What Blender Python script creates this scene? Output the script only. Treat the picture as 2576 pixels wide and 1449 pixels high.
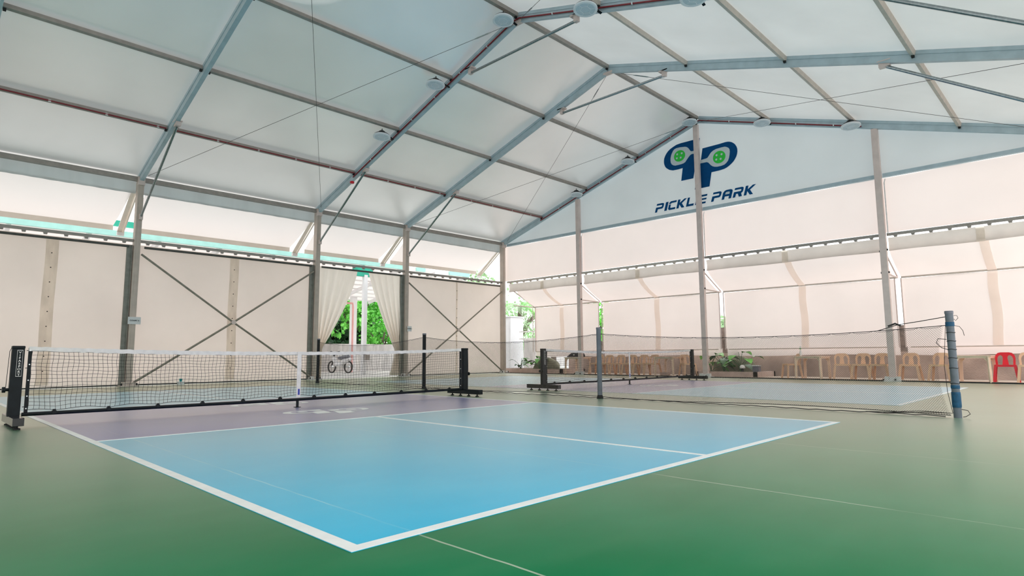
import bpy, bmesh, math, random
from math import sin, cos, pi, sqrt, radians
from mathutils import Vector, Matrix
random.seed(7)
for o in list(bpy.data.objects): bpy.data.objects.remove(o)
SC = bpy.context.scene
COL = SC.collection
# ------------------------------------------------------------ camera
FPX = 1516.68
YAW, PITCH, ROLL = 0.7746305, 0.1117035, -0.0069757
CAM = Vector((-1.31234, -2.17264, 0.76248))
cd = bpy.data.cameras.new('camera'); cam = bpy.data.objects.new('camera', cd); COL.objects.link(cam)
fw = Vector((cos(YAW)*cos(PITCH), sin(YAW)*cos(PITCH), sin(PITCH)))
rt0 = Vector((sin(YAW), -cos(YAW), 0)); up0 = rt0.cross(fw)
rt = rt0*cos(ROLL)+up0*sin(ROLL); up = -rt0*sin(ROLL)+up0*cos(ROLL)
M = Matrix(((rt.x, up.x, -fw.x, CAM.x), (rt.y, up.y, -fw.y, CAM.y), (rt.z, up.z, -fw.z, CAM.z), (0, 0, 0, 1)))
cam.matrix_world = M
cd.sensor_width = 36; cd.lens = 36*FPX/2576; cd.clip_start = 0.02; cd.clip_end = 300
SC.camera = cam
# ------------------------------------------------------------ world: bright overcast sky
w = bpy.data.worlds.new('world'); SC.world = w; w.use_nodes = True
nt = w.node_tree; nt.nodes.clear()
out = nt.nodes.new('ShaderNodeOutputWorld'); bg = nt.nodes.new('ShaderNodeBackground')
tc = nt.nodes.new('ShaderNodeTexCoord'); sep = nt.nodes.new('ShaderNodeSeparateXYZ'); cr = nt.nodes.new('ShaderNodeValToRGB')
nt.links.new(tc.outputs['Generated'], sep.inputs[0]); nt.links.new(sep.outputs['Z'], cr.inputs[0])
cr.color_ramp.elements[0].position = 0.0; cr.color_ramp.elements[0].color = (0.95, 0.95, 0.95, 1)
cr.color_ramp.elements[1].position = 1.0; cr.color_ramp.elements[1].color = (0.84, 0.93, 1.0, 1)
nt.links.new(cr.outputs[0], bg.inputs[0]); bg.inputs[1].default_value = 2.3
nt.links.new(bg.outputs[0], out.inputs[0])
sd = bpy.data.lights.new('sun', 'SUN'); sd.energy = 2.0; sd.angle = radians(25); sd.color = (1, .96, .9)
sun = bpy.data.objects.new('sun', sd); COL.objects.link(sun)
sun.rotation_euler = Vector((0.75, 0.25, 0.85)).to_track_quat('Z', 'Y').to_euler()
# ------------------------------------------------------------ exposure
SC.view_settings.view_transform = 'Standard'; SC.view_settings.look = 'None'
SC.view_settings.gamma = 1; SC.view_settings.use_curve_mapping = False
SC.view_settings.exposure = 0.0
SC.cycles.use_denoising = True
SC.cycles.max_bounces = 10; SC.cycles.diffuse_bounces = 6; SC.cycles.glossy_bounces = 4
SC.cycles.transmission_bounces = 6; SC.cycles.transparent_max_bounces = 12
SC.cycles.sample_clamp_indirect = 6; SC.cycles.caustics_reflective = False; SC.cycles.caustics_refractive = False

# ============================================================ materials
def mat(name, col, rough=.5, metal=0., spec=.5, nscale=0, namt=.15, bump=0, bscale=40, stretch=None):
    m = bpy.data.materials.new(name); m.use_nodes = True; t = m.node_tree; p = t.nodes['Principled BSDF']
    p.inputs['Base Color'].default_value = (*col, 1); p.inputs['Roughness'].default_value = rough
    p.inputs['Metallic'].default_value = metal; p.inputs['Specular IOR Level'].default_value = spec
    tcn = t.nodes.new('ShaderNodeTexCoord'); mp = t.nodes.new('ShaderNodeMapping')
    t.links.new(tcn.outputs['Object'], mp.inputs[0])
    if stretch: mp.inputs['Scale'].default_value = stretch
    if nscale:
        n = t.nodes.new('ShaderNodeTexNoise'); n.inputs['Scale'].default_value = nscale; n.inputs['Detail'].default_value = 5
        t.links.new(mp.outputs[0], n.inputs[0])
        mx = t.nodes.new('ShaderNodeMix'); mx.data_type = 'RGBA'
        r = t.nodes.new('ShaderNodeMapRange'); r.inputs[1].default_value = .3; r.inputs[2].default_value = .7
        t.links.new(n.outputs[0], r.inputs[0]); t.links.new(r.outputs[0], mx.inputs[0])
        mx.inputs[6].default_value = (*[c*(1-namt) for c in col], 1); mx.inputs[7].default_value = (*[min(1, c*(1+namt)) for c in col], 1)
        t.links.new(mx.outputs[2], p.inputs['Base Color'])
    if bump:
        n2 = t.nodes.new('ShaderNodeTexNoise'); n2.inputs['Scale'].default_value = bscale; n2.inputs['Detail'].default_value = 3
        t.links.new(mp.outputs[0], n2.inputs[0]); b = t.nodes.new('ShaderNodeBump'); b.inputs['Strength'].default_value = bump
        b.inputs['Distance'].default_value = .02
        t.links.new(n2.outputs[0], b.inputs['Height']); t.links.new(b.outputs[0], p.inputs['Normal'])
    return m

def sheet_mat(name, col, trans, fac, rough=.6, dirt=0., gloss=0., bump=.0, bscale=1.2, stretch=(1, 1, 1), dscale=.6):
    """woven tarpaulin: diffuse one side, lets light through from the other"""
    m = bpy.data.materials.new(name); m.use_nodes = True; t = m.node_tree; t.nodes.clear()
    o = t.nodes.new('ShaderNodeOutputMaterial'); d = t.nodes.new('ShaderNodeBsdfDiffuse'); tr = t.nodes.new('ShaderNodeBsdfTranslucent')
    mx = t.nodes.new('ShaderNodeMixShader'); mx.inputs[0].default_value = fac
    d.inputs[0].default_value = (*col, 1); tr.inputs[0].default_value = (*trans, 1)
    tcn = t.nodes.new('ShaderNodeTexCoord'); mp = t.nodes.new('ShaderNodeMapping'); mp.inputs['Scale'].default_value = stretch
    t.links.new(tcn.outputs['Object'], mp.inputs[0])
    if dirt:
        n = t.nodes.new('ShaderNodeTexNoise'); n.inputs['Scale'].default_value = dscale; n.inputs['Detail'].default_value = 6
        t.links.new(mp.outputs[0], n.inputs[0]); r = t.nodes.new('ShaderNodeMapRange')
        r.inputs[1].default_value = .35; r.inputs[2].default_value = .75; r.inputs[3].default_value = 0; r.inputs[4].default_value = 1
        t.links.new(n.outputs[0], r.inputs[0])
        for c, node in ((col, d), (trans, tr)):
            q = t.nodes.new('ShaderNodeMix'); q.data_type = 'RGBA'; t.links.new(r.outputs[0], q.inputs[0])
            q.inputs[6].default_value = (*c, 1); q.inputs[7].default_value = (*[x*(1-dirt) for x in c], 1)
            t.links.new(q.outputs[2], node.inputs[0])
    if bump:
        n2 = t.nodes.new('ShaderNodeTexNoise'); n2.inputs['Scale'].default_value = bscale
        t.links.new(mp.outputs[0], n2.inputs[0]); b = t.nodes.new('ShaderNodeBump'); b.inputs['Strength'].default_value = bump; b.inputs['Distance'].default_value = .1
        t.links.new(n2.outputs[0], b.inputs['Height'])
        t.links.new(b.outputs[0], d.inputs['Normal']); t.links.new(b.outputs[0], tr.inputs['Normal'])
    t.links.new(d.outputs[0], mx.inputs[1]); t.links.new(tr.outputs[0], mx.inputs[2])
    last = mx
    if gloss:
        g = t.nodes.new('ShaderNodeBsdfGlossy'); g.inputs['Roughness'].default_value = rough
        fr = t.nodes.new('ShaderNodeFresnel'); fr.inputs[0].default_value = 1.45
        ml = t.nodes.new('ShaderNodeMath'); ml.operation = 'MULTIPLY'; ml.inputs[1].default_value = gloss; t.links.new(fr.outputs[0], ml.inputs[0])
        m2 = t.nodes.new('ShaderNodeMixShader'); t.links.new(ml.outputs[0], m2.inputs[0]); t.links.new(mx.outputs[0], m2.inputs[1]); t.links.new(g.outputs[0], m2.inputs[2])
        last = m2
    t.links.new(last.outputs[0], o.inputs[0])
    return m

def floor_mat(name, col, col2, rough=.42, spec=.5, worn=(.6, .6, .58), jcol=(.55, .55, .5), joints=True):
    m = mat(name, col, rough, spec=spec); t = m.node_tree; p = t.nodes['Principled BSDF']
    tcn = t.nodes.new('ShaderNodeTexCoord')
    def noise(scale, det, stretch):
        mp = t.nodes.new('ShaderNodeMapping'); mp.inputs['Scale'].default_value = stretch
        n = t.nodes.new('ShaderNodeTexNoise'); n.inputs['Scale'].default_value = scale; n.inputs['Detail'].default_value = det
        t.links.new(tcn.outputs['Object'], mp.inputs[0]); t.links.new(mp.outputs[0], n.inputs[0]); return n
    def rng(src, a, b, c, d):
        r = t.nodes.new('ShaderNodeMapRange'); r.inputs[1].default_value = a; r.inputs[2].default_value = b
        r.inputs[3].default_value = c; r.inputs[4].default_value = d; t.links.new(src, r.inputs[0]); return r.outputs[0]
    def mixc(f, a, b):
        q = t.nodes.new('ShaderNodeMix'); q.data_type = 'RGBA'; t.links.new(f, q.inputs[0])
        for i, x in ((6, a), (7, b)):
            if isinstance(x, tuple): q.inputs[i].default_value = (*x, 1)
            else: t.links.new(x, q.inputs[i])
        return q.outputs[2]
    n1 = noise(1.1, 6, (1, 1, 1)); n2 = noise(260, 2, (1, 1, 1)); n3 = noise(2.2, 4, (1, .35, 1))
    c = mixc(rng(n1.outputs[0], .3, .7, 0, 1), col, col2)
    c = mixc(rng(n2.outputs[0], .3, .7, 0, .12), c, tuple(x*.55 for x in col))
    n4 = noise(2.5, 5, (.5, 1.6, 1))
    c = mixc(rng(n4.outputs[0], .45, .85, 0, .10), c, worn)
    if joints:
        sx = t.nodes.new('ShaderNodeSeparateXYZ'); t.links.new(tcn.outputs['Object'], sx.inputs[0])
        wob = rng(noise(3, 2, (1, 1, 1)).outputs[0], 0, 1, -.015, .015)
        ad = t.nodes.new('ShaderNodeMath'); ad.operation = 'ADD'; t.links.new(sx.outputs['X'], ad.inputs[0]); t.links.new(wob, ad.inputs[1])
        acc = None
        for xx in (.33, 2.17, 4.05, 7.9):
            s = t.nodes.new('ShaderNodeMath'); s.operation = 'SUBTRACT'; s.inputs[1].default_value = xx; t.links.new(ad.outputs[0], s.inputs[0])
            a = t.nodes.new('ShaderNodeMath'); a.operation = 'ABSOLUTE'; t.links.new(s.outputs[0], a.inputs[0])
            l = t.nodes.new('ShaderNodeMath'); l.operation = 'LESS_THAN'; l.inputs[1].default_value = .006; t.links.new(a.outputs[0], l.inputs[0])
            if acc is None: acc = l
            else:
                q = t.nodes.new('ShaderNodeMath'); q.operation = 'MAXIMUM'; t.links.new(acc.outputs[0], q.inputs[0]); t.links.new(l.outputs[0], q.inputs[1]); acc = q
        ml = t.nodes.new('ShaderNodeMath'); ml.operation = 'MULTIPLY'; t.links.new(acc.outputs[0], ml.inputs[0])
        t.links.new(rng(noise(.9, 3, (.1, 1, 1)).outputs[0], .42, .6, .1, .6), ml.inputs[1])
        c = mixc(ml.outputs[0], c, jcol)
    df = t.nodes.new('ShaderNodeBsdfDiffuse'); gl = t.nodes.new('ShaderNodeBsdfGlossy'); fr = t.nodes.new('ShaderNodeFresnel'); fr.inputs[0].default_value = 1.36
    t.nodes.remove(p); t.links.new(c, df.inputs[0]); gl.inputs[0].default_value = (1, .94, .87, 1)
    t.links.new(rng(n3.outputs[0], .2, .8, rough+.05, rough+.09), gl.inputs['Roughness'])
    ms = t.nodes.new('ShaderNodeMixShader'); t.links.new(rng(fr.outputs[0], .13, .58, 0, .65), ms.inputs[0])
    t.links.new(df.outputs[0], ms.inputs[1]); t.links.new(gl.outputs[0], ms.inputs[2])
    t.links.new(ms.outputs[0], [n for n in t.nodes if n.type == 'OUTPUT_MATERIAL'][0].inputs[0])
    return m

MT = {}
MT['green'] = floor_mat('green acrylic floor', (.003, .16, .052), (.010, .20, .080), .26, 1.0, worn=(.20, .34, .18), jcol=(.62, .62, .5))
MT['blue'] = floor_mat('blue acrylic court', (.03, .50, .76), (.06, .55, .79), .26, 1.0, worn=(.3, .7, .88), jcol=(.5, .75, .8))
MT['purple'] = floor_mat('purple acrylic kitchen', (.075, .095, .40), (.095, .115, .45), .26, 1.0, worn=(.4, .4, .5), jcol=(.3, .3, .5))
MT['line'] = mat('white court paint', (.90, .89, .86), .40, nscale=9, namt=.05)
MT['concrete'] = mat('outdoor concrete', (.62, .60, .57), .9, nscale=1.5, namt=.08)
MT['ledge'] = mat('tan concrete ledge', (.48, .38, .30), .85, nscale=4, namt=.15, bump=.2)
MT['lowwall'] = mat('weathered low wall', (.46, .36, .31), .95, nscale=.7, namt=.45, bump=.6, bscale=30)
MT['stainwall'] = mat('stained white boundary wall', (.70, .66, .64), .9, nscale=2.2, namt=.25, stretch=(3, 3, .5))
MT['planter'] = mat('pinkish planter kerb', (.55, .42, .36), .9, nscale=5, namt=.12, bump=.3)
MT['alu'] = mat('anodised aluminium', (.44, .54, .59), .42, metal=.1, nscale=5, namt=.08)
MT['alu_light'] = mat('pale aluminium', (.70, .57, .53), .5, metal=.1, nscale=6, namt=.06)
MT['alu_warm'] = mat('warm grey aluminium', (.54, .45, .39), .5, metal=.1, nscale=5, namt=.08)
MT['steel'] = mat('galvanised tube', (.30, .33, .34), .30, metal=.75, nscale=25, namt=.2)
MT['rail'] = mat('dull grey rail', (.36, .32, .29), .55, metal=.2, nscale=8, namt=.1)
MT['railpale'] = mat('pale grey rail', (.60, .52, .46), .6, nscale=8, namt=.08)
MT['side'] = mat('olive grey channel', (.24, .235, .205), .55, nscale=6, namt=.2)
MT['tube_dark'] = mat('dark dull tube', (.10, .095, .085), .45, metal=.4, nscale=10, namt=.2)
MT['brace'] = mat('brace tube', (.30, .27, .22), .5, metal=.2, nscale=8, namt=.15)
MT['whiteplate'] = mat('white painted steel', (.75, .73, .71), .5, nscale=8, namt=.06)
MT['black'] = mat('black powder coat', (.005, .008, .010), .5, spec=.25, nscale=12, namt=.3)
MT['blackgloss'] = mat('glossy black steel', (.02, .02, .024), .15, nscale=12, namt=.2)
MT['rubber'] = mat('black rubber', (.015, .015, .015), .8, nscale=12, namt=.2)
MT['cord'] = mat('dark cord', (.03, .026, .024), .8, nscale=30, namt=.3)
MT['mesh'] = mat('black net cord', (.018, .02, .02), .75, nscale=30, namt=.3)
MT['fmesh'] = mat('brown fine netting', (.16, .12, .10), .8, nscale=30, namt=.2)
MT['tape'] = mat('white vinyl tape', (.86, .81, .77), .5, nscale=14, namt=.08)
MT['silver'] = mat('silver metal', (.72, .72, .72), .3, metal=.8, nscale=14, namt=.1)
MT['pvc'] = mat('grey blue pipe', (.135, .15, .175), .5, nscale=9, namt=.15)
MT['bluetape'] = mat('blue tape', (.003, .07, .15), .6, nscale=20, namt=.3)
MT['red'] = mat('dark red conduit', (.23, .012, .02), .4, nscale=12, namt=.15)
MT['redchair'] = mat('red plastic', (.72, .006, .02), .32, nscale=5, namt=.08)
MT['beige'] = mat('beige plastic', (.82, .52, .33), .42, nscale=5, namt=.08)
MT['cream'] = mat('cream plastic', (.95, .71, .55), .42, nscale=5, namt=.06)
MT['lens'] = mat('frosted lens', (.62, .68, .74), .25, nscale=60, namt=.05)
MT['lamp_white'] = mat('white lamp rim', (.80, .81, .85), .4, nscale=20, namt=.03)
MT['logoblue'] = mat('navy print', (.002, .07, .215), .7, spec=.1, nscale=8, namt=.08)
MT['logogreen'] = mat('green print', (.02, .60, .05), .5, nscale=8, namt=.08)
MT['printwhite'] = mat('white print', (.62, .68, .70), .6, nscale=8, namt=.03)
MT['paper'] = mat('paper sheet', (.74, .73, .74), .7, nscale=8, namt=.04)
MT['ink'] = mat('black ink', (.01, .012, .015), .6, nscale=8, namt=.1)
MT['leaf'] = mat('leaf green', (.10, .32, .05), .5, nscale=3, namt=.4)
MT['leaf2'] = mat('bright leaf green', (.20, .62, .10), .5, nscale=2, namt=.45)
MT['leafdark'] = mat('dark leaf green', (.05, .14, .05), .5, nscale=3, namt=.4)
MT['bark'] = mat('grey bark', (.16, .12, .10), .9, nscale=8, namt=.4, bump=.5)
MT['rock'] = mat('olive grey rock', (.24, .22, .15), .95, nscale=4, namt=.3, bump=.8, bscale=8)
MT['soil'] = mat('dark soil', (.05, .035, .028), 1, nscale=12, namt=.4, bump=.6)
MT['leafpale'] = mat('hazed pale leaf green', (.42, .60, .34), .5, nscale=3, namt=.25)  # bright outdoor haze is mixed into the colour of these distant leaves
MT['fasciapale'] = mat('pale aqua fascia', (.40, .72, .65), .5, nscale=3, namt=.08)
MT['hem'] = mat('cream hem', (.78, .70, .62), .7, nscale=3, namt=.05)
MT['greenfascia'] = mat('green painted fascia', (.02, .40, .27), .5, nscale=3, namt=.15)
MT['white'] = mat('white paint', (.80, .79, .80), .5, nscale=3, namt=.04)
MT['redpaint'] = mat('hazed red paint', (.80, .40, .38), .5, nscale=3, namt=.1)  # red paled in the base colour to stand in for outdoor haze
MT['greybox'] = mat('grey blue plastic', (.17, .17, .20), .5, nscale=6, namt=.1)
MT['glassy'] = mat('clear frosted plastic', (.75, .75, .72), .2, nscale=6, namt=.05)
MT['roof'] = sheet_mat('roof membrane', (.75, .715, .68), (.75, .745, .72), .22, dirt=.12, gloss=.5, rough=.35, bump=.25, bscale=.8)
MT['gable'] = sheet_mat('opaque gable membrane', (.68, .69, .69), (.68, .73, .74), .17, dirt=.08, bump=.1)
MT['valance'] = sheet_mat('opaque membrane flap', (.66, .66, .65), (.64, .7, .7), .12, dirt=.15, stretch=(3, 3, .5))
MT['awning'] = sheet_mat('white awning sheet', (.86, .79, .75), (.95, .85, .81), .26, dirt=.03)
MT['wallhigh'] = sheet_mat('white upper wall sheet', (.86, .77, .73), (.95, .81, .76), .30, dirt=.05, bump=.1)
MT['wallside'] = sheet_mat('white side wall sheet', (.82, .73, .67), (.90, .77, .70), .52, dirt=.10, bump=.18, bscale=1.5)
MT['annex'] = sheet_mat('white annex sheet', (.86, .77, .73), (.95, .81, .76), .30, dirt=.07, bump=.15, bscale=2)
MT['seam'] = sheet_mat('overlapped seam', (.86, .82, .75), (.92, .86, .78), .75, dirt=.2, stretch=(3, 3, 1), dscale=2)
MT['seamwarm'] = sheet_mat('overlapped warm seam', (.90, .84, .78), (.95, .88, .82), .82, dirt=.05, dscale=2)
MT['drape'] = sheet_mat('grey beige drape', (.86, .79, .73), (.93, .85, .77), .6, dirt=.08, stretch=(2, 2, .6), dscale=1.4)
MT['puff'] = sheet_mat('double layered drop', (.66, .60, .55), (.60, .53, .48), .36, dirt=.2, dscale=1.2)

# ============================================================ mesh helper
class MB:
    def __init__(s): s.v = []; s.f = []; s.smooth = False
    def quad(s, a, b, c, d):
        n = len(s.v); s.v += [tuple(a), tuple(b), tuple(c), tuple(d)]; s.f.append((n, n+1, n+2, n+3)); return s
    def box(s, c, d, M=None):
        n = len(s.v)
        for k in range(8):
            p = Vector(((k & 1)-.5, ((k >> 1) & 1)-.5, ((k >> 2) & 1)-.5)); p = Vector((p.x*d[0], p.y*d[1], p.z*d[2]))
            if M: p = M @ p
            s.v.append(tuple(p+Vector(c)))
        for f in ((0, 2, 3, 1), (4, 5, 7, 6), (0, 1, 5, 4), (2, 6, 7, 3), (0, 4, 6, 2), (1, 3, 7, 5)): s.f.append(tuple(n+i for i in f))
        return s
    def bx(s, x0, x1, y0, y1, z0, z1): return s.box(((x0+x1)/2, (y0+y1)/2, (z0+z1)/2), (abs(x1-x0), abs(y1-y0), abs(z1-z0)))
    def beam(s, p, q, wdt, h, upv=(0, 0, 1)):
        p, q = Vector(p), Vector(q); d = q-p; L = d.length; d.normalize(); u = Vector(upv); r = d.cross(u)
        if r.length < 1e-4: r = d.cross(Vector((0, 1, 0)))
        r.normalize(); u = r.cross(d); M = Matrix((r, d, u)).transposed(); s.box((p+q)/2, (wdt, L, h), M); return s
    def tube(s, pts, r, n=8, cap=True, radii=None):
        pts = [Vector(p) for p in pts]; base = len(s.v); m = len(pts); ref = None
        for i, p in enumerate(pts):
            d = (pts[min(i+1, m-1)]-pts[max(i-1, 0)]).normalized()
            if ref is None: ref = Vector((0, 0, 1)) if abs(d.z) < .9 else Vector((1, 0, 0))
            a = d.cross(ref)
            if a.length < 1e-5: a = d.orthogonal()
            a.normalize(); b = a.cross(d); ref = b if abs(b.dot(d)) < .5 else ref
            rr = radii[i] if radii else r
            for k in range(n):
                t = 2*pi*k/n; s.v.append(tuple(p+a*(rr*cos(t))+b*(rr*sin(t))))
        for i in range(m-1):
            for k in range(n):
                k2 = (k+1) % n; s.f.append((base+i*n+k, base+i*n+k2, base+(i+1)*n+k2, base+(i+1)*n+k))
        if cap:
            s.f.append(tuple(base+k for k in range(n))[::-1]); s.f.append(tuple(base+(m-1)*n+k for k in range(n)))
        return s
    def grid(s, fn, nu, nv):
        b = len(s.v)
        for i in range(nu+1):
            for j in range(nv+1): s.v.append(tuple(fn(i/nu, j/nv)))
        for i in range(nu):
            for j in range(nv):
                a = b+i*(nv+1)+j; s.f.append((a, a+nv+1, a+nv+2, a+1))
        return s
    def poly(s, pts, thick=None):
        """flat polygon; thick = extrusion vector"""
        n = len(s.v); k = len(pts); s.v += [tuple(p) for p in pts]; s.f.append(tuple(range(n, n+k)))
        if thick:
            t = Vector(thick); s.v += [tuple(Vector(p)+t) for p in pts]; s.f.append(tuple(range(n+2*k-1, n+k-1, -1)))
            for i in range(k): j = (i+1) % k; s.f.append((n+i, n+j, n+k+j, n+k+i))
        return s
    def lathe(s, prof, n=24, c=(0, 0, 0), M=None):
        b = len(s.v); c = Vector(c)
        for r, z in prof:
            for k in range(n):
                t = 2*pi*k/n; p = Vector((r*cos(t), r*sin(t), z)); p = M @ p if M else p; s.v.append(tuple(p+c))
        m = len(prof)
        for i in range(m-1):
            for k in range(n): k2 = (k+1) % n; s.f.append((b+i*n+k, b+i*n+k2, b+(i+1)*n+k2, b+(i+1)*n+k))
        s.f.append(tuple(b+k for k in range(n))[::-1]); s.f.append(tuple(b+(m-1)*n+k for k in range(n)))
        return s
    def build(s, name, m, parent=None, smooth=False, tri=False, bevel=0):
        me = bpy.data.meshes.new(name); me.from_pydata(s.v, [], s.f); me.update()
        if tri or bevel or True:
            bm = bmesh.new(); bm.from_mesh(me)
            if tri: bmesh.ops.triangulate(bm, faces=[f for f in bm.faces if len(f.verts) > 4])
            if bevel: bmesh.ops.bevel(bm, geom=list(bm.edges), offset=bevel, segments=2, affect='EDGES', profile=.6)
            bm.to_mesh(me); bm.free()
        if smooth:
            for p in me.polygons: p.use_smooth = True
        me.materials.append(m if not isinstance(m, str) else MT[m])
        o = bpy.data.objects.new(name, me); COL.objects.link(o)
        if parent: o.parent = parent
        return o

def tag(o, label=None, cat=None, group=None, kind=None):
    if label: o['label'] = label
    if cat: o['category'] = cat
    if group: o['group'] = group
    if kind: o['kind'] = kind
    return o
def empty(name, label, cat, loc=(0, 0, 0), rz=0, group=None):
    o = bpy.data.objects.new(name, None); COL.objects.link(o); o.location = loc; o.rotation_euler = (0, 0, rz); o.empty_display_size = .1
    return tag(o, label, cat, group)
def copy_tree(o, parent=None):
    c = o.copy(); COL.objects.link(c); c.parent = parent
    for ch in [x for x in bpy.data.objects if x.parent == o and x != c]: copy_tree(ch, c)
    return c
def struct(name, mb, m, label=None, parent=None, **k):
    o = mb.build(name, m, parent, **k); tag(o, label, 'structure', kind='structure'); return o

# ============================================================ constants
YW, YE, YR = 16.87, -2.27, 7.30          # left inner column face, right inner face, ridge
HE, HR = 5.72, 8.75                      # rafter soffit at eave / ridge
SL = (HR-HE)/(YW-YR)
FX = [-0.42, 3.23, 8.65, 12.37, 17.66]
GY = [12.65, 7.40, 2.00]
XB = -13.0
def soff(y): return HR-SL*abs(y-YR)
BAY = ['leftmost bay', 'wide bay left of the curtained doorway', 'narrow bay above the curtained doorway', 'last bay before the logo gable']
FRN = ['frame at the upper left corner', 'frame that carries the upper COURT sheet', 'frame lined with red conduit and lamps', 'bare frame right of the curtained doorway', 'end frame around the logo gable']

# ============================================================ SHELL
struct('floor', MB().bx(XB, 17.6, -2.75, 17.2, -.12, 0), 'green', 'green acrylic sports floor')
struct('floor', MB().bx(17.62, 19.75, -2.75, 17.4, -.12, .015), 'ledge', 'tan concrete strip under the chairs along the annex')
struct('floor', MB().bx(-40, 70, 17.21, 70, -.14, -.02).bx(19.76, 70, -30, 17.2, -.14, -.021).bx(-40, 70, -40, -2.76, -.14, -.02), 'concrete', 'pale concrete yard outside the tent')
# roof membranes
def roofgrid(side):
    def fn(u, v):
        x = XB+(17.82-XB)*u; yy = 9.85*v; z = HR-SL*yy+.235
        # slight sag between purlins
        ph = (yy % 2.42)/2.42; z += .02*sin(pi*ph)
        return (x, YR+side*yy, z)
    return MB().grid(fn, 60, 40)
struct('ceiling', roofgrid(1), 'roof', 'blue grey roof membrane of the left slope', smooth=True)
struct('ceiling', roofgrid(-1), 'roof', 'blue grey roof membrane of the right slope', smooth=True)

# left wall lower sheets
def wavy_wall(x0, x1, y, z0, z1, amp=.012, n=24, ph=0):
    def fn(u, v):
        x = x0+(x1-x0)*u; z = z0+(z1-z0)*v
        return (x, y+amp*sin(u*9+ph+v*2.1)+amp*.6*sin(u*23+v*5+ph*2), z)
    return MB().grid(fn, n, 12)
def seam_band(parent, x, y, z0, z1, wd=.26, m='seam'):
    o = MB().grid(lambda u, v: (x-wd/2+wd*u+.01*sin(v*9), y-.02-.008*sin(u*pi), z0+(z1-z0)*v), 4, 10).build('seam_band', m, parent)
    g = MB()
    for i in range(9):
        zz = z1-.35-i*(z1-z0-.7)/8
        g.tube([(x, y-.03, zz), (x, y-.045, zz)], .014, 8)
    g.build('grommet', 'rubber', o); return o
bx_all = [-9.4, -5.8]+FX
for i in range(len(bx_all)-1):
    x0, x1 = bx_all[i]+.05, bx_all[i+1]-.05
    if i == 4: continue   # doorway bay has curtains
    nm = 'plain beige side wall sheet in the '+(BAY[i-2] if i >= 2 else 'bay behind the camera')
    o = struct('wall_left', wavy_wall(x0, x1, 17.08, .03, 3.93, ph=i), 'wallside', nm, smooth=True)
    seam_band(o, (x0+x1)/2+(.0 if i != 2 else -.05), 17.07, .1, 3.83, .27 if i != 5 else .08)
    MB().tube([(x0, 17.03, .03), (x1, 17.03, .03)], .02, 6).build('bottom_tube', 'tube_dark', o)
# upper left open band gets awnings (below).  Behind-camera closure and right side
struct('wall_back', MB().poly([(XB, -2.6, 4.05), (XB, 17.2, 4.05), (XB, 17.2, 5.9), (XB, 7.3, 8.95), (XB, -2.6, 5.9)]), 'gable', 'closed gable end behind the camera')
struct('wall_right', wavy_wall(XB, 17.6, -2.52, 4.05, 5.7, ph=2, n=60), 'wallhigh', 'white upper band on the right side', smooth=True)
struct('wall_left', wavy_wall(XB, -9.45, 17.08, .03, 3.93, ph=2), 'wallside', 'side wall sheet behind the camera', smooth=True)
# gable: upper white band per bay
gys = [16.87]+GY+[YE]
GN = ['left of the first gable post', 'between first and central gable posts', 'between central and third gable posts', 'right of the third gable post']
for i in range(4):
    y0, y1 = gys[i]-.03, gys[i+1]+.03
    if i == 0: y0 += .2
    def fn(u, v, y0=y0, y1=y1, i=i): return (17.86+.012*sin(u*13+v*3+i), y0+(y1-y0)*u, 4.10+(5.66-4.10)*v)
    struct('wall_end', MB().grid(fn, 20, 8), 'wallhigh', 'bright white upper sheet '+GN[i], smooth=True)
tri = MB()
tri.poly([(17.85, 17.05, 5.66), (17.85, 17.05, 5.90), (17.85, YR, HR+.22), (17.85, -2.45, 5.90), (17.85, -2.45, 5.66)])
struct('wall_end', tri, 'gable', 'grey gable membrane behind the logo')

# ============================================================ COURTS
def court(x0, y0, label):
    e = empty('pickleball_court', label, 'court', (x0, y0, 0))
    W_, L_ = 6.096, 13.41; k0, k1 = 4.572, 13.41-4.572; z = .003
    far = L_+.45
    MB().bx(0, W_, 0, k0, .0005, z).build('service_area', 'blue', e)
    MB().bx(0, W_, k1, far, .0005, z).build('service_area', 'blue', e)
    MB().bx(0, W_, k0, k1, .0005, z).build('kitchen_zone', 'purple', e)
    l = .062; t = .0052
    def line(a, b, c, d): MB().bx(a, b, c, d, .003, t).build('boundary_line', 'line', e)
    line(0, W_, 0, l); line(0, l, l, far); line(W_-l, W_, l, far)
    line(l, W_-l, k0-.05, k0); line(l, W_-l, k1, k1+.05)
    line(W_/2-.025, W_/2+.025, l, k0-.05); line(W_/2-.025, W_/2+.025, k1+.05, far)
    return e
C1 = court(0, 0, 'nearest pickleball court, blue with purple kitchen and white lines')
C2 = court(8.99, .03, 'second pickleball court beyond the dividing net, beside the row of chairs')

# logo outline, traced on the gable (y, z)
LQ = [(7.34, 8.266), (7.82, 8.267), (8.08, 8.27), (8.25, 8.255), (8.384, 8.209), (8.50, 8.16), (8.59, 8.101), (8.66, 8.03), (8.712, 7.957), (8.755, 7.87), (8.771, 7.784), (8.772, 7.70), (8.754, 7.619), (8.72, 7.54), (8.672, 7.48), (8.56, 7.394), (8.419, 7.344), (8.221, 7.338), (8.039, 7.344), (8.114, 6.892), (7.647, 6.888)]
LP = [(7.263, 7.873), (6.645, 7.875), (6.442, 7.885), (6.36, 7.88), (6.293, 7.864), (6.22, 7.83), (6.16, 7.785), (6.10, 7.72), (6.055, 7.63), (6.034, 7.55), (6.034, 7.46), (6.05, 7.38), (6.08, 7.30), (6.13, 7.22), (6.18, 7.158), (6.25, 7.10), (6.332, 7.045), (6.42, 7.0), (6.511, 6.972), (6.663, 6.956), (6.97, 6.955), (7.064, 6.479), (7.617, 6.478), (7.37, 7.3)]
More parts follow.
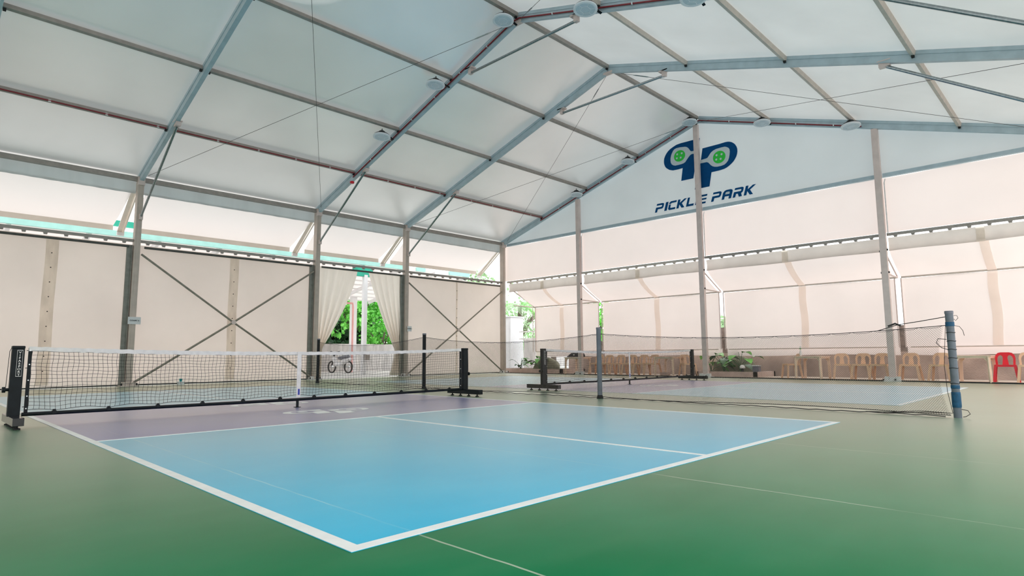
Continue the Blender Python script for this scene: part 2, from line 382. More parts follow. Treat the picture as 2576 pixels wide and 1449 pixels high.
LQW = [(7.42, 7.862), (7.659, 7.869), (7.70, 7.88), (7.725, 7.912), (7.76, 7.97), (7.80, 8.03), (7.85, 8.07), (7.91, 8.095), (8.104, 8.125), (8.25, 8.13), (8.33, 8.11), (8.39, 8.06), (8.44, 7.98), (8.467, 7.924), (8.495, 7.83), (8.502, 7.74), (8.495, 7.65), (8.46, 7.58), (8.40, 7.53), (8.32, 7.50), (8.2, 7.497), (8.074, 7.50), (7.99, 7.51), (7.92, 7.545), (7.847, 7.63), (7.775, 7.703), (7.72, 7.75), (7.677, 7.765), (7.44, 7.76)]
LPW = [(7.40, 7.47), (7.154, 7.482), (7.10, 7.49), (7.06, 7.53), (7.005, 7.60), (6.95, 7.655), (6.88, 7.695), (6.779, 7.726), (6.575, 7.735), (6.46, 7.73), (6.39, 7.70), (6.33, 7.655), (6.30, 7.60), (6.293, 7.52), (6.31, 7.40), (6.333, 7.305), (6.37, 7.22), (6.43, 7.16), (6.504, 7.115), (6.60, 7.10), (6.75, 7.10), (6.846, 7.12), (6.92, 7.155), (6.985, 7.21), (7.03, 7.27), (7.07, 7.32), (7.13, 7.35), (7.42, 7.36)]
def ell(cx, cy, rx, ry, tilt=0, n=28): return [(cx+rx*cos(2*pi*k/n)*cos(tilt)-ry*sin(2*pi*k/n)*sin(tilt), cy+rx*cos(2*pi*k/n)*sin(tilt)+ry*sin(2*pi*k/n)*cos(tilt)) for k in range(n)]
BALLS = [(8.139, 7.815, .222, .205, [(8.226, 7.894), (8.047, 7.89), (8.246, 7.752), (8.095, 7.741)]), (6.671, 7.42, .225, .215, [(6.759, 7.503), (6.579, 7.496), (6.776, 7.356), (6.619, 7.344)])]
# floor logos (child of the court: paint)
def floor_logo(par, cx, cy, flip):
    k = .445
    def f(p):
        a = -(p[0]-7.40)*k; b = (p[1]-7.37)*k
        if flip: a, b = -a, -b
        return (cx+a, cy+b, 0)
    def up(L, z): return [(x, y, z) for x, y, _ in map(f, L)]
    mb = MB(); mb.poly(up(LQ, .0045)); mb.poly(up(LP, .0045)); o = mb.build('painted_logo', 'line', par, tri=True)
    m2 = MB(); m2.poly(up(LQW, .0055)); m2.poly(up(LPW, .0055)); m2.build('painted_paddle', 'purple', o, tri=True)
    for b in BALLS: MB().poly(up(ell(b[0], b[1], b[2]*.75, b[3]*.75), .0065)).build('painted_ball', 'line', o, tri=True)
for c in (C1, C2):
    floor_logo(c, 3.06, 5.68, False); floor_logo(c, 3.06, 7.75, True)

# ============================================================ GABLE LOGO
lg = empty('printed_logo', 'navy paddle logo with green balls and PICKLE PARK lettering on the grey gable', 'logo', (17.84, 0, 0))
def gpoly(L, x): return [(x, a, b) for a, b in L]
o = MB().poly(gpoly(LQ, -.004)).poly(gpoly(LP, -.004)).build('paddle_letters', 'logoblue', lg, tri=True)
MB().poly(gpoly(LQW, -.007)).poly(gpoly(LPW, -.007)).build('paddle_shape', 'printwhite', lg, tri=True)
m3, m4 = MB(), MB()
for b in BALLS:
    ob = MB().poly(gpoly(ell(*b[:4]), -.010)).build('green_ball', 'logogreen', lg, tri=True)
    for h in b[4]: m4.poly(gpoly(ell(h[0], h[1], .036, .036, n=14), -.013))
m4.build('ball_holes', 'printwhite', lg, tri=True)
Pb = [(0, 0), (.02, .58), (.70, .58), (.76, .62), (.78, .70), (.74, .77), (.66, .79), (.03, .79), (.05, 1), (.78, 1), (.92, .96), (1, .86), (1, .55), (.95, .42), (.84, .35), (.30, .35), (.28, 0)]
GLY = {'P': [Pb], 'I': [[(0, 0), (0, 1), (1, 1), (1, 0)]],
 'C': [[(0.2, 1), (1, 1), (1, .78), (.34, .78), (.28, .70), (0, .70), (0, .85)], [(0, .64), (.28, .64), (.28, .28), (.34, .23), (1, .23), (1, 0), (.18, 0), (0, .15)]],
 'K': [[(0, 0), (0, 1), (.3, 1), (.3, .62), (.78, 1.0), (1.12, 1.0), (.58, .52), (1.02, 0), (.66, 0), (.3, .42), (.3, 0)]],
 'L': [[(0, 1), (.3, 1), (.3, .24), (1, .24), (1, 0), (0, 0)]],
 'E': [[(0, 1), (1, 1), (1, .8), (0, .8)], [(0, .68), (0, 0), (1, 0), (1, .2), (.3, .2), (.3, .42), (1, .42), (1, .60), (.3, .60), (.3, .68)]],
 'A': [[(0, 0), (0, .72), (.12, .93), (.3, 1), (.75, 1), (.93, .93), (1, .8), (1, 0), (.72, 0), (.72, .3), (.28, .3), (.28, 0)]],
 'R': [Pb[:-3]+[(.84, .35), (1.0, 0), (.66, 0), (.48, .35), (.30, .35), (.28, 0)]]}
word = [('P', 9.217, 8.90), ('I', 8.835, 8.73), ('C', 8.69, 8.40), ('K', 8.35, 8.04), ('L', 7.975, 7.69), ('E', 7.63, 7.24), ('P', 7.038, 6.72), ('A', 6.662, 6.33), ('R', 6.277, 5.96), ('K', 5.902, 5.60)]
for ch, y0, y1 in word:
    mb = MB()
    for g in GLY[ch]:
        mb.poly([(-.004, y0+(y1-y0)*a-.09*b, 5.925+.31*b) for a, b in g])
    if ch == 'A':
        h = MB().poly([(-.007, y0+(y1-y0)*a-.09*b, 5.925+.31*b) for a, b in ((.28, .52), (.28, .70), (.36, .77), (.66, .77), (.72, .70), (.72, .52))])
        mb.build('letter_a', 'logoblue', lg, tri=True); h.build('letter_a', 'printwhite', lg, tri=True)
    else: mb.build('letter_'+ch.lower(), 'logoblue', lg, tri=True)

# ============================================================ PORTAL FRAMES
def portal(i, x):
    e = empty('portal_frame', 'grey aluminium '+FRN[i], 'frame', (x, 0, 0))
    for s in (1, -1):
        yi = YW if s > 0 else YE; nm = 'column'
        c = MB().box((0, yi+s*.11, 2.93), (.15, .21, 5.86)); c.box((0, yi+s*.02, 2.9), (.06, .045, 5.7)); c.build(nm, 'alu_warm', e)
        bp = MB().box((0, yi+s*.09, .015), (.46, .36, .03)).box((-.1, yi+s*.08, .07), (.12, .2, .10)).box((.12, yi+s*.08, .06), (.12, .2, .08))
        b = bp.build('base_plate', 'whiteplate' if i >= 2 else 'railpale', e)
        bo = MB()
        for dx in (-.18, .18): bo.tube([(dx, yi-s*.03, .02), (dx, yi-s*.03, .09)], .02, 6)
        bo.build('anchor_bolt', 'rubber', b)
        p = Vector((0, yi+s*.12, soff(yi)-.12*SL*1+.0)); q = Vector((0, YR, HR))
        n = Vector((0, s*SL, 1)).normalized()
        r = MB().beam(p+n*.075, q+n*.075, .10, .15, n)
        r.beam(p+n*.185, q+n*.185, .125, .075, n).beam(p+n*.145, q+n*.145, .085, .02, n)
        r.build('rafter', 'alu', e)
        # haunch plate + knee brace
        MB().box((0, yi-s*.0, 5.72), (.165, .10, .22)).build('haunch_plate', 'alu_light', e)
        if i < 4:
            kb = MB().tube([(.03, yi-s*.05, 4.72), (.03, yi-s*2.80, 6.55)], .032, 10).build('knee_brace', 'steel', e, smooth=False)
            MB().box((.03, yi-s*.03, 4.70), (.09, .09, .16)).build('bracket', 'alu_light', kb)
            MB().box((.03, yi-s*2.84, 6.60), (.12, .20, .10)).box((.03, yi-s*2.84, 6.67), (.17, .24, .02)).build('bracket', 'alu_light', kb)
        elif True:
            pass
    if i < 4:
        cb = MB().tube([(.03, 9.06, 8.09), (.03, 5.56, 8.09)], .034, 10).build('collar_brace', 'steel', e)
        for yy in (9.06, 5.56):
            MB().box((.03, yy, 8.13), (.10, .10, .14)).box((.03, yy, 8.21), (.16, .26, .03)).build('bracket', 'alu_light', cb)
        if i < 4: MB().box((0, YR, HR-.005), (.12, .3, .06)).build('apex_plate', 'alu_light', e)
    # keder side channel along the wall sheets
    if i < 4:
        MB().box((-.16, 17.03, 1.95), (.12, .06, 3.9)).box((-.105, 17.0, 1.95), (.02, .1, 3.9)).build('sheet_channel', 'side', e)
    return e
FRAMES = [portal(i, x) for i, x in enumerate(FX)]
for x in (-5.8, -9.4):
    pass

# gable posts
GPOSTS = []
gp_names = ['first gable post, nearest the far corner', 'central gable post in front of the logo', 'third gable post, standing right of the second court']
for y, nm in zip(GY, gp_names):
    GPOSTS.append(None); e = empty('gable_post', 'tall grey '+nm, 'post', (17.7, y, 0))
    h = soff(y); GPOSTS[-1] = e
    MB().box((0, 0, h/2), (.15, .13, h)).box((-.02, 0, h/2), (.13, .16, h)).build('shaft', 'alu_light' if y < 13 else 'alu_light', e)
    b = MB().box((0, 0, .02), (.34, .40, .04)).box((-.08, .13, .075), (.14, .1, .11)).box((-.08, -.13, .075), (.14, .1, .11)).box((-.1, 0, .06), (.1, .14, .1)).build('base_plate', 'whiteplate', e)
    MB().tube([(-.16, -.08, .05), (-.20, -.08, .05)], .022, 6).tube([(-.16, .2, .05), (-.20, .2, .05)], .022, 6).build('anchor_bolt', 'rubber', b)
    MB().tube([(.02, -.16, 5.60), (.02, -.13, 5.50), (.02, -.13, 4.05)], .018, 6).build('conduit', 'silver', e)
    MB().box((-.02, .09, 3.57), (.04, .03, .05)).box((-.02, -.09, 3.60), (.04, .03, .05)).box((-.02, .09, 2.97), (.04, .03, .05)).box((-.02, -.09, 2.97), (.04, .03, .05)).build('bolt', 'rubber', e)

# purlins
PY = [0, 2.42, 4.83, 7.24]
PNm = ['ridge', 'upper', 'middle', 'lower']
for b in range(4):
    x0, x1 = FX[b]+.055, FX[b+1]-.055
    for s, sn in ((1, 'left'), (-1, 'right')):
        if s < 0 and b == 0: continue
        for k in range(4):
            if k == 0 and s < 0: continue
            yy = YR+s*PY[k]; z = soff(yy)+.165
            mb = MB(); n = Vector((0, s*SL, 1)).normalized() if k else Vector((0, 0, 1))
            mb.beam((x0, yy, z), (x1, yy, z), .075 if k else .10, .10, n)
            lab = ('grey ridge purlin running along the roof peak, ' if k == 0 else f'grey {PNm[k]} purlin of the {sn} roof slope, ')+BAY[b]
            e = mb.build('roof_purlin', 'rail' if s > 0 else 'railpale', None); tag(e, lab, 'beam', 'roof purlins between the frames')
            MB().box((x1-.035, yy, z-.07), (.05, .05, .05)).build('end_bolt', 'rubber', e); MB().box((x0+.035, yy, z-.07), (.05, .05, .05)).build('end_bolt', 'rubber', e)
    # eave beams with hanging flap
    for s, sn in ((1, 'left'), (-1, 'right')):
        if s < 0: continue
        yi = YW+.13
        e = MB().beam((x0, yi, 5.80), (x1, yi, 5.80), .09, .13).beam((x0, yi-.06, 5.745), (x1, yi-.06, 5.745), .03, .03).build('eave_beam', 'rail', None)
        tag(e, 'grey eave beam with hanging flap on the left wall, '+BAY[b], 'beam', 'eave beams of the left wall')
        fl = MB().grid(lambda u, v: (x0+(x1-x0)*u, 17.11+.012*sin(u*60)*(1-v)+.01*sin(u*17), 5.40+(5.76-5.40)*v), 90, 4)
        fl.build('eave_flap', 'valance', e, smooth=True)
# gable transoms and lower gable rails
for i in range(4):
    y0, y1 = gys[i]-.10, gys[i+1]+.10
    e = MB().beam((17.76, y0, 5.72), (17.76, y1, 5.72), .06, .09).beam((17.73, y0, 5.67), (17.73, y1, 5.67), .05, .035).build('gable_transom', 'alu', None)
    tag(e, 'grey horizontal transom under the grey gable '+GN[i], 'beam', 'transoms across the gable')
def track(name, p, q, label, grp, offv, m='rail', nclip=None, zt=4.03):
    e = empty(name, label, 'rail', p, 0, grp); p = Vector(p); q = Vector(q); d = q-p; L = d.length; dn = d.normalized()
    MB().beam((0, 0, 0), d, .06, .075).build('rail', m, e)
    n = nclip or int(L/.39)
    first = None
    for k in range(n):
        c = dn*((k+.5)*L/n)
        if first is None:
            mb = MB().box((0, 0, -.05), (.085, .085, .022)).box((0, 0, -.067), (.05, .05, .02)).box((0, 0, -.08), (.075, .07, .012)); first = mb.build('clip', m, e); first.location = c
        else:
            o = first.copy(); COL.objects.link(o); o.parent = e; o.location = c
    return e
for b in range(4):
    x0, x1 = FX[b]+.08, FX[b+1]-.08
    e = track('curtain_track', (x0, 17.0, 4.03), (x1, 17.0, 4.03), 'grey curtain rail with clips on the left wall, '+BAY[b], 'curtain rails of the left wall', 0)
    t = MB().tube([(x0+.12, 16.98, 3.86), (x1-.1, 16.98, 3.86)], .034, 10).build('wall_tube', 'tube_dark', None)
    tag(t, 'dark horizontal tube below the curtain rail, '+BAY[b], 'tube', 'dark tubes along the left wall')
for i in range(4):
    y0, y1 = gys[i]-.09, gys[i+1]+.09
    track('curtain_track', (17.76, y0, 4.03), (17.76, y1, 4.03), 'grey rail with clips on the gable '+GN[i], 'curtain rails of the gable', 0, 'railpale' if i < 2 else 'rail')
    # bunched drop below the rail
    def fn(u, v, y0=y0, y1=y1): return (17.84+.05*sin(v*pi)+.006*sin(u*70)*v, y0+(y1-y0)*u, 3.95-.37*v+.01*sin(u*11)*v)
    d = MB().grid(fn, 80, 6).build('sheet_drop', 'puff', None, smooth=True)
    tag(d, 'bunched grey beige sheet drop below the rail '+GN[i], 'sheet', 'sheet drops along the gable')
    ym = (gys[i]+gys[i+1])/2
    MB().grid(lambda u, v: (17.80+.02*sin(v*pi), ym-.09+.18*u, 3.96-.40*v), 3, 4).build('seam_band', 'seam', d)

# cross bracing of left wall
for b, zt in ((1, 3.66), (3, 3.6)):
    x0, x1 = FX[b]+.12, FX[b+1]-.12; xm = (x0+x1)/2; y = 16.93
    e = empty('cross_bracing', 'steel X bracing on the left wall, '+('left of the curtained doorway' if b == 1 else 'between doorway and far corner'), 'bracing', (0, 0, 0))
    cz = 1.84
    for a, c in (((x0, zt), (xm, cz)), ((xm, cz), (x1, .1)), ((x0, .1), (xm, cz)), ((xm, cz), (x1, zt))):
        o = MB().tube([(a[0], y, a[1]), (c[0], y, c[1])], .030, 8).build('brace_tube', 'brace', e)
    MB().tube([(xm, y-.045, cz), (xm, y+.045, cz)], .07, 10).build('joint_plate', 'alu_light', e)
# wire bracing
def wire(p, q, label):
    p, q = Vector(p), Vector(q); d = (q-p).normalized()
    e = MB().tube([p, q], .0055, 5).build('bracing_cable', 'tube_dark', None); tag(e, label, 'cable', 'thin roof bracing cables')
    MB().tube([q-d*1.0, q-d*.9, q-d*.6, q-d*.5], .014, 6, radii=[.006, .016, .016, .006]).build('turnbuckle', 'steel', e)
ym, yt = 16.6, 7.45
for b in (1, 3):
    xa, xb = FX[b]+.09, FX[b+1]-.09
    z = lambda y: soff(y)+.04
    wire((xb, ym, z(ym)), (xa, yt, z(yt)), 'thin bracing cable from doorway side eave up to ridge, wide bay' if b == 1 else 'thin bracing cable from far corner eave up to ridge, last bay')
    wire((xa, ym, z(ym)), (xb, yt, z(yt)), 'thin bracing cable rising from the COURT frame eave to the red conduit peak' if b == 1 else 'thin bracing cable rising from left wall eave to the logo gable peak')
    y2, y3 = YR-.15, -2.0
    wire((xa, y3, z(y3)), (xb, y2, z(y2)), 'thin cable on right slope of wide bay, falling away from gable' if b == 1 else 'thin cable on right slope of last bay, rising toward gable peak')
    wire((xb, y3, z(y3)), (xa, y2, z(y2)), 'thin cable on right slope of wide bay near the top edge' if b == 1 else 'thin cable on right slope of last bay, falling toward right edge')

# red conduits
def conduit(pts, label):
    e = MB().tube(pts, .019, 8).build('red_conduit', 'red', None); tag(e, label, 'pipe', 'red conduits')
    cl = MB()
    for a, b in zip(pts[:-1], pts[1:]):
        a, b = Vector(a), Vector(b); L = (b-a).length
        for k in range(1, int(L/1.1)+1):
            c = a+(b-a)*(k*1.1/L); cl.box(c, (.05, .03, .05))
    cl.build('pipe_clip', 'silver', e); return e
for fi, nm in ((2, 'red conduit along the lamp frame rafters'), (4, 'red conduit along the gable end rafters')):
    x = FX[fi]-.075
    zl = lambda y: soff(y)+.045
    conduit([(x, 14.6, zl(14.6)), (x, YR+.1, zl(YR)), (x, YR-.1, zl(YR)), (x, 2.3 if fi == 4 else -1.5, zl(2.3 if fi == 4 else -1.5))], nm)
for b in range(4):
    yy = YR+7.24-.075; z = soff(yy)+.10
    conduit([(FX[b]+.06, yy, z), (FX[b+1]-.1, yy, z)], 'red conduit under the lower left purlin, '+BAY[b])
fb = MB().lathe([(.0, -.03), (.055, -.03), (.07, .0), (.07, .03), (.03, .05)], 16, (8.52, 14.55, 6.28)).build('alarm_sounder', 'redchair', None)
tag(fb, 'small red sounder hanging under the lamp frame rafter', 'alarm')

# ============================================================ LIGHTS (ceiling lamps, unlit)
lamp0 = None
def make_lamp():
    e = empty('high_bay_lamp', 'x', 'lamp')
    MB().lathe([(.02, .155), (.09, .15), (.12, .10), (.20, .06), (.235, .03), (.235, .0)], 32).build('housing', 'black', e, smooth=False)
    MB().lathe([(.225, .012), (.25, .008), (.252, -.018), (.235, -.03), (.20, -.03), (.20, -.01)], 36).build('rim', 'lamp_white', e)
    ln = MB().lathe([(.215, -.012), (.215, -.022), (.10, -.028), (.001, -.029)], 36).build('lens', 'lens', e)
    rb = MB()
    for k in range(6):
        a = k*pi/3+.2; a2 = a+pi/3
        rb.tube([(.11*cos(a), .11*sin(a), -.031), (.11*cos(a2), .11*sin(a2), -.031)], .004, 4)
        rb.tube([(.11*cos(a), .11*sin(a), -.031), (.21*cos(a), .21*sin(a), -.026)], .004, 4)
    rb.build('lens_rib', 'lamp_white', ln)
    MB().tube([(0, 0, .15), (0, 0, .24)], .02, 8).tube([(-.03, 0, .2), (.03, 0, .2)], .012, 6).build('hook', 'steel', e)
    MB().beam((.15, 0, .13), (.42, 0, .07), .05, .02).build('bracket', 'black', e)
    return e
lamp0 = make_lamp()
LPOS = [(8.17, 7.34, 8.63, 'lamp at the ridge of the lamp frame'), (8.14, 9.85, 7.86, 'lamp on the lamp frame, next below its ridge, left slope'), (8.11, 12.28, 7.09, 'lamp on the lamp frame, lowest on the left slope'), (8.20, 4.95, 7.90, 'lamp on the lamp frame, first on its right slope'), (8.30, 2.60, 7.16, 'lamp cut by the top edge of the photo'),
 (17.10, 7.32, 8.63, 'lamp at the peak above the logo gable'), (17.13, 9.86, 7.86, 'lamp left of the logo gable, upper of two'), (17.13, 12.28, 7.08, 'lamp left of the logo gable, lower of two'), (17.05, 4.88, 7.90, 'lamp right of the gable peak, nearer the peak'), (17.09, 2.44, 7.13, 'lamp right of the gable peak, farther right')]
for k, (x, y, z, nm) in enumerate(LPOS):
    o = lamp0 if k == 0 else copy_tree(lamp0)
    o.location = (x, y, z); o['label'] = 'round white high bay '+nm; o['group'] = 'round high bay lamps'; o['category'] = 'lamp'
    o.rotation_euler = (-.06, .10, random.uniform(-.3, .3))

# ============================================================ LEFT AWNINGS
ab = [(-9.4, -5.8), (-5.8, FX[0])]+[(FX[i], FX[i+1]) for i in range(4)]
for i, (a, b) in enumerate(ab):
    x0, x1 = a+.16, b-.16
    sl = .30
    def fn(u, v, x0=x0, x1=x1, sl=sl):
        ins = sl*v
        y = 17.12+1.35*v; z = 5.46-.80*v-.04*sin(pi*v)
        return ((x0+ins*.4)+(x1-x0-ins*.8)*u, y, z)
    nm = 'bright white awning sheet outside the upper left wall, '+(BAY[i-2] if i >= 2 else ('far behind the camera' if i == 0 else 'just behind the camera'))
    o = MB().grid(fn, 20, 10).build('awning_sheet', 'awning', None, smooth=True); tag(o, nm, 'awning', 'awning sheets outside the left wall')
    a_, b_ = fn(0, 1), fn(1, 1); MB().bx(a_[0], b_[0], a_[1]-.02, a_[1]+.02, a_[2]-.13, a_[2]+.02).build('hem_band', 'hem', o)
for i, x in enumerate(FX):
    e = FRAMES[i]
    a = MB().beam((-.10, 17.15, 5.50), (-.10, 18.5, 4.50), .14, .03).beam((-.02, 17.15, 5.42), (-.02, 18.5, 4.44), .03, .05).build('awning_arm', 'hem', e)
    MB().box((-.08, 18.48, 4.44), (.18, .10, .10)).build('end_cap', 'whiteplate', a)

# ============================================================ ANNEX behind gable
AX = 19.05
for i in range(4):
    ya, yb = gys[i]-.09, gys[i+1]+.09
    if i == 0: ya = 16.35
    def prof(t): return (17.90+(AX-17.90)*t, 3.62-.66*t**.72)
    def fn(u, v, ya=ya, yb=yb):
        x, z = prof(v); return (x, ya+(yb-ya)*u, z-.03*sin(pi*u)*sin(pi*v))
    o = MB().grid(fn, 20, 14).build('annex_awning', 'annex', None, smooth=True); tag(o, 'sloping white annex awning '+GN[i], 'awning', 'sloping annex awnings behind the gable')
    ym = (gys[i]+gys[i+1])/2-.05
    MB().grid(lambda u, v: (prof(v)[0]-.02, ym-.10+.20*u, prof(v)[1]-.02-.03*sin(pi*v)), 3, 12).build('seam_band', 'seamwarm', o)
    # outer vertical sheet
    zb = .95
    def fo(u, v, ya=ya, yb=yb):
        return (AX+.03+.015*sin(u*15+v*4)*(1-v)+.02*sin(u*5+i), ya+(yb-ya)*u, 2.92+(zb-2.92)*v)
    s = MB().grid(fo, 30, 14).build('annex_sheet', 'annex', None, smooth=True); tag(s, 'white outer annex sheet hanging '+GN[i], 'sheet', 'outer annex sheets')
    MB().grid(lambda u, v: (AX-.005, ym-.11+.22*u+.02*sin(v*8), 2.92+(zb-2.92)*v), 3, 12).build('seam_band', 'seamwarm', s)
    MB().tube([(AX, ya-.1, zb-.02), (AX, yb+.1, zb-.02)], .018, 6).build('hem_tube', 'railpale', s)
    MB().grid(lambda u, v: (AX+.12+.01*sin(u*12), ya+(yb-ya)*u, zb+.01-.25*v-.02*sin(u*7)*v), 30, 3).build('loose_hem', 'annex', s, smooth=True)
    r = MB().beam((AX, ya, 2.95), (AX, gys[i+1] if i < 3 else YE, 2.95), .05, .05).build('annex_rail', 'railpale', None); tag(r, 'pale outer annex rail '+GN[i], 'rail', 'outer annex rails')
for k, y in enumerate([16.35]+GY):
    e = GPOSTS[k-1] if k else FRAMES[4]; ox = e.location.x; oy = y-e.location.y; X1 = 17.72-ox; X2 = AX-ox
    MB().tube([(X1, oy, 3.60), (X2, oy, 2.97)], .024, 8).build('annex_brace', 'alu_light', e)
    MB().tube([(X1, oy, 2.96), (X2, oy, 2.95)], .024, 8).build('annex_strut', 'alu_light', e)
    for dy in (.08, -.08): MB().tube([(X2, oy+dy, 2.93), (X2, oy+dy, .92)], .018, 8).build('annex_tube', 'alu_light', e)
# low wall behind the chairs
o = struct('wall_annex', MB().grid(lambda u, v: (19.70+.01*sin(u*90), 14.9-17.6*u, -.02+.82*v), 60, 6).bx(19.72, 19.88, -2.7, 14.9, 0, .80), 'lowwall', 'weathered brown low wall behind the chairs')
struct('trim_1', MB().beam((17.61, -2.7, .012), (17.61, 16.9, .012), .03, .035), 'rubber', 'dark edge strip along the court floor')
struct('trim_2', MB().bx(17.64, 17.85, -2.7, 12.0, .015, .03), 'ledge', 'thin kerb along the annex')

# ============================================================ DOORWAY CURTAINS
cx0, cx1 = FX[2]+.12, FX[3]-.12
def curtain(left):
    ns, ntt = 90, 40
    def fn(u, v):
        z = 3.90*(1-v)+.03*v if left else 3.90*(1-v)+.06*v
        if left:
            # free edge moves from 10.25 at top to 9.05 at z~1
            t = min(1, (3.90-z)/2.9); e = 10.30-1.35*(t**1.35)
            if z < 1.0: e = 8.97-.05*(1-z)
            a, b = cx0, e; f = u
            ph = 9
        else:
            t = min(1, (3.90-z)/2.9); e = 10.75+1.22*(t**1.15)
            if z < 1.0: e = 11.97-.28*(1-z)**1.3
            a, b = cx1, e; ph = 10
        wd = abs(b-a); x = a+(b-a)*u
        amp = .045+.05*(1-min(1, wd/1.5))+.02
        y = 17.05+amp*sin(u*ph*pi+.6*sin(v*4))*(.35+.65*v)+.02*sin(u*31+v*3)*v
        return (x, y, z)
    return MB().grid(fn, ns, ntt)
o = curtain(True).build('door_curtain', 'drape', None, smooth=True); tag(o, 'beige doorway curtain gathered to the left', 'curtain', 'pair of doorway curtains')
o = curtain(False).build('door_curtain', 'drape', None, smooth=True); tag(o, 'beige doorway curtain gathered to the right', 'curtain', 'pair of doorway curtains')

# ============================================================ COURT NET
def sag(x, L=6.6): return .905-.062*(1-((x-L/2)/(L/2))**2)
def make_net():
    e = empty('court_net', 'x', 'net', (-.24, 6.706, 0))       # local x 0..6.6
    L = 6.60
    for x0, s in ((-.075, -1), (L+.075, 1)):
        pp = MB(); pp.box((x0, 0, .50), (.115, .075, .76)); pst = pp.build('post', 'black', e, bevel=.008)
        cap = MB().box((x0, 0, .895), (.12, .08, .035)).build('post_cap', 'black', pst, bevel=.010)
        ft = MB().box((x0+s*.0, 0, .085), (.10, .92, .085)); f = ft.build('foot', 'black' if s > 0 else 'blackgloss', e, bevel=.004)
        for yy in (-.36, .36, -.12, .12): MB().lathe([(.034, 0), (.034, .012), (.012, .02), (.012, .05)], 12, (x0, yy, 0)).build('foot_pad', 'rubber', f)
        MB().tube([(x0+s*.055, 0, .42), (x0+s*.10, 0, .42)], .018, 10).tube([(x0+s*.085, 0, .42), (x0+s*.115, 0, .42)], .032, 12).build('tension_knob', 'black', pst)
        MB().tube([(x0+s*.06, -.01, .89), (x0+s*.075, -.01, .85), (x0+s*.085, -.01, .45)], .003, 5).build('tension_cord', 'cord', pst)
    # brand plate on left post face
    pl = MB().box((-.06, -.0395, .715), (.052, .003, .30)).build('name_plate', 'tape', e)
    MB().box((-.06, -.0415, .715), (.046, .002, .29)).build('plate_field', 'black', pl)
    for k, ch in enumerate('VIFASPORT'):
        cu = bpy.data.curves.new('t', 'FONT'); cu.body = ch; cu.size = .040; cu.align_x = 'CENTER'; cu.offset = .0008
        to = bpy.data.objects.new('t', cu); COL.objects.link(to)
        me = bpy.data.meshes.new_from_object(to); bpy.data.objects.remove(to)
        for v in me.vertices: c = v.co.copy(); v.co = Vector((-.06+c.x*.95, -.0435, .715+.112-k*.0315+c.y*.8))
        me.materials.clear(); me.materials.append(MT['tape']); me.name = 'plate_letter'
        lo = bpy.data.objects.new('plate_letter', me); COL.objects.link(lo); lo.parent = pl
    # side sleeves
    for x0 in (.035, L-.035):
        sl_ = MB().box((x0, 0, .52), (.035, .012, .74)).build('side_sleeve', 'black', e)
        g = MB()
        for zz in (.86, .70, .52, .34, .20): g.tube([(x0, -.009, zz), (x0, -.012, zz)], .007, 8)
        g.build('grommet', 'silver', sl_)
        t = MB()
        for zz in (.86, .66, .42, .22): t.tube([(x0, 0, zz), (0 if x0 < 1 else L, 0, zz)], .004, 5)
        t.build('tie_cord', 'cord', sl_)
    bar = MB().tube([(0, 0, .135), (L/2, 0, .12), (L, 0, .135)], .022, 10).build('bottom_bar', 'black', e)
    MB().box((L/2, 0, .055), (.03, .03, .10)).box((L/2, 0, .005), (.08, .08, .010)).build('centre_foot', 'black', bar)
    nclip = 12
    for k in range(nclip):
        x = .3+k*(L-.6)/(nclip-1); MB().box((x, 0, .165), (.03, .02, .025)).box((x, 0, .143), (.04, .05, .035)).build('bar_clip', 'black', bar)
    # top tape
    tp = MB().grid(lambda u, v: (.02+(L-.04)*u, -.006-.003*sin(u*260), sag(u*L)+.003*sin(u*300)-.052*v), 220, 2)
    tp.grid(lambda u, v: (.02+(L-.04)*u, .006+.003*sin(u*260), sag(u*L)+.003*sin(u*300)-.052*v), 220, 2)
    tp.build('top_tape', 'tape', e)
    st = MB().box((L/2+.005, -.012, .50), (.065, .004, .69)).build('centre_strap', 'tape', e)
    MB().box((L/2+.01, -.0145, .235), (.03, .002, .09)).build('strap_print', 'purple', st)
    # mesh
    mb = MB(); R = random.Random(3)
    z0, pitch = .168, .05
    nx = int((L-.1)/pitch); nz = 15
    def bz(x):  # wavy bottom pulled to the clips
        k = (x-.3)/((L-.6)/(nclip-1)); return z0+.018*abs(sin(pi*k))
    def pt(i, j):
        x = .05+i*(L-.1)/nx; t = j/nz; z = bz(x)+(sag(x)-.05-bz(x))*t
        return (x+.006*sin(j*.9+i*.35)+.012*(1-t)*sin(x*1.7), .010*sin(x*2+j*.3), z+.004*sin(i*.7+j*1.3))
    for i in range(nx+1): mb.tube([pt(i, j) for j in range(nz+1)], .0019, 4, cap=False)
    for j in range(nz+1): mb.tube([pt(i, j) for i in range(nx+1)], .0019 if j else .003, 4, cap=False)
    mb.build('net_mesh', 'mesh', e)
    return e
N1 = make_net(); N1['label'] = 'black pickleball net with white top tape across the nearest court'; N1['group'] = 'portable court nets'
N2 = copy_tree(N1); N2.location = (8.84, 6.74, 0); N2['label'] = 'farther black pickleball net with white tape in front of the plastic chairs'

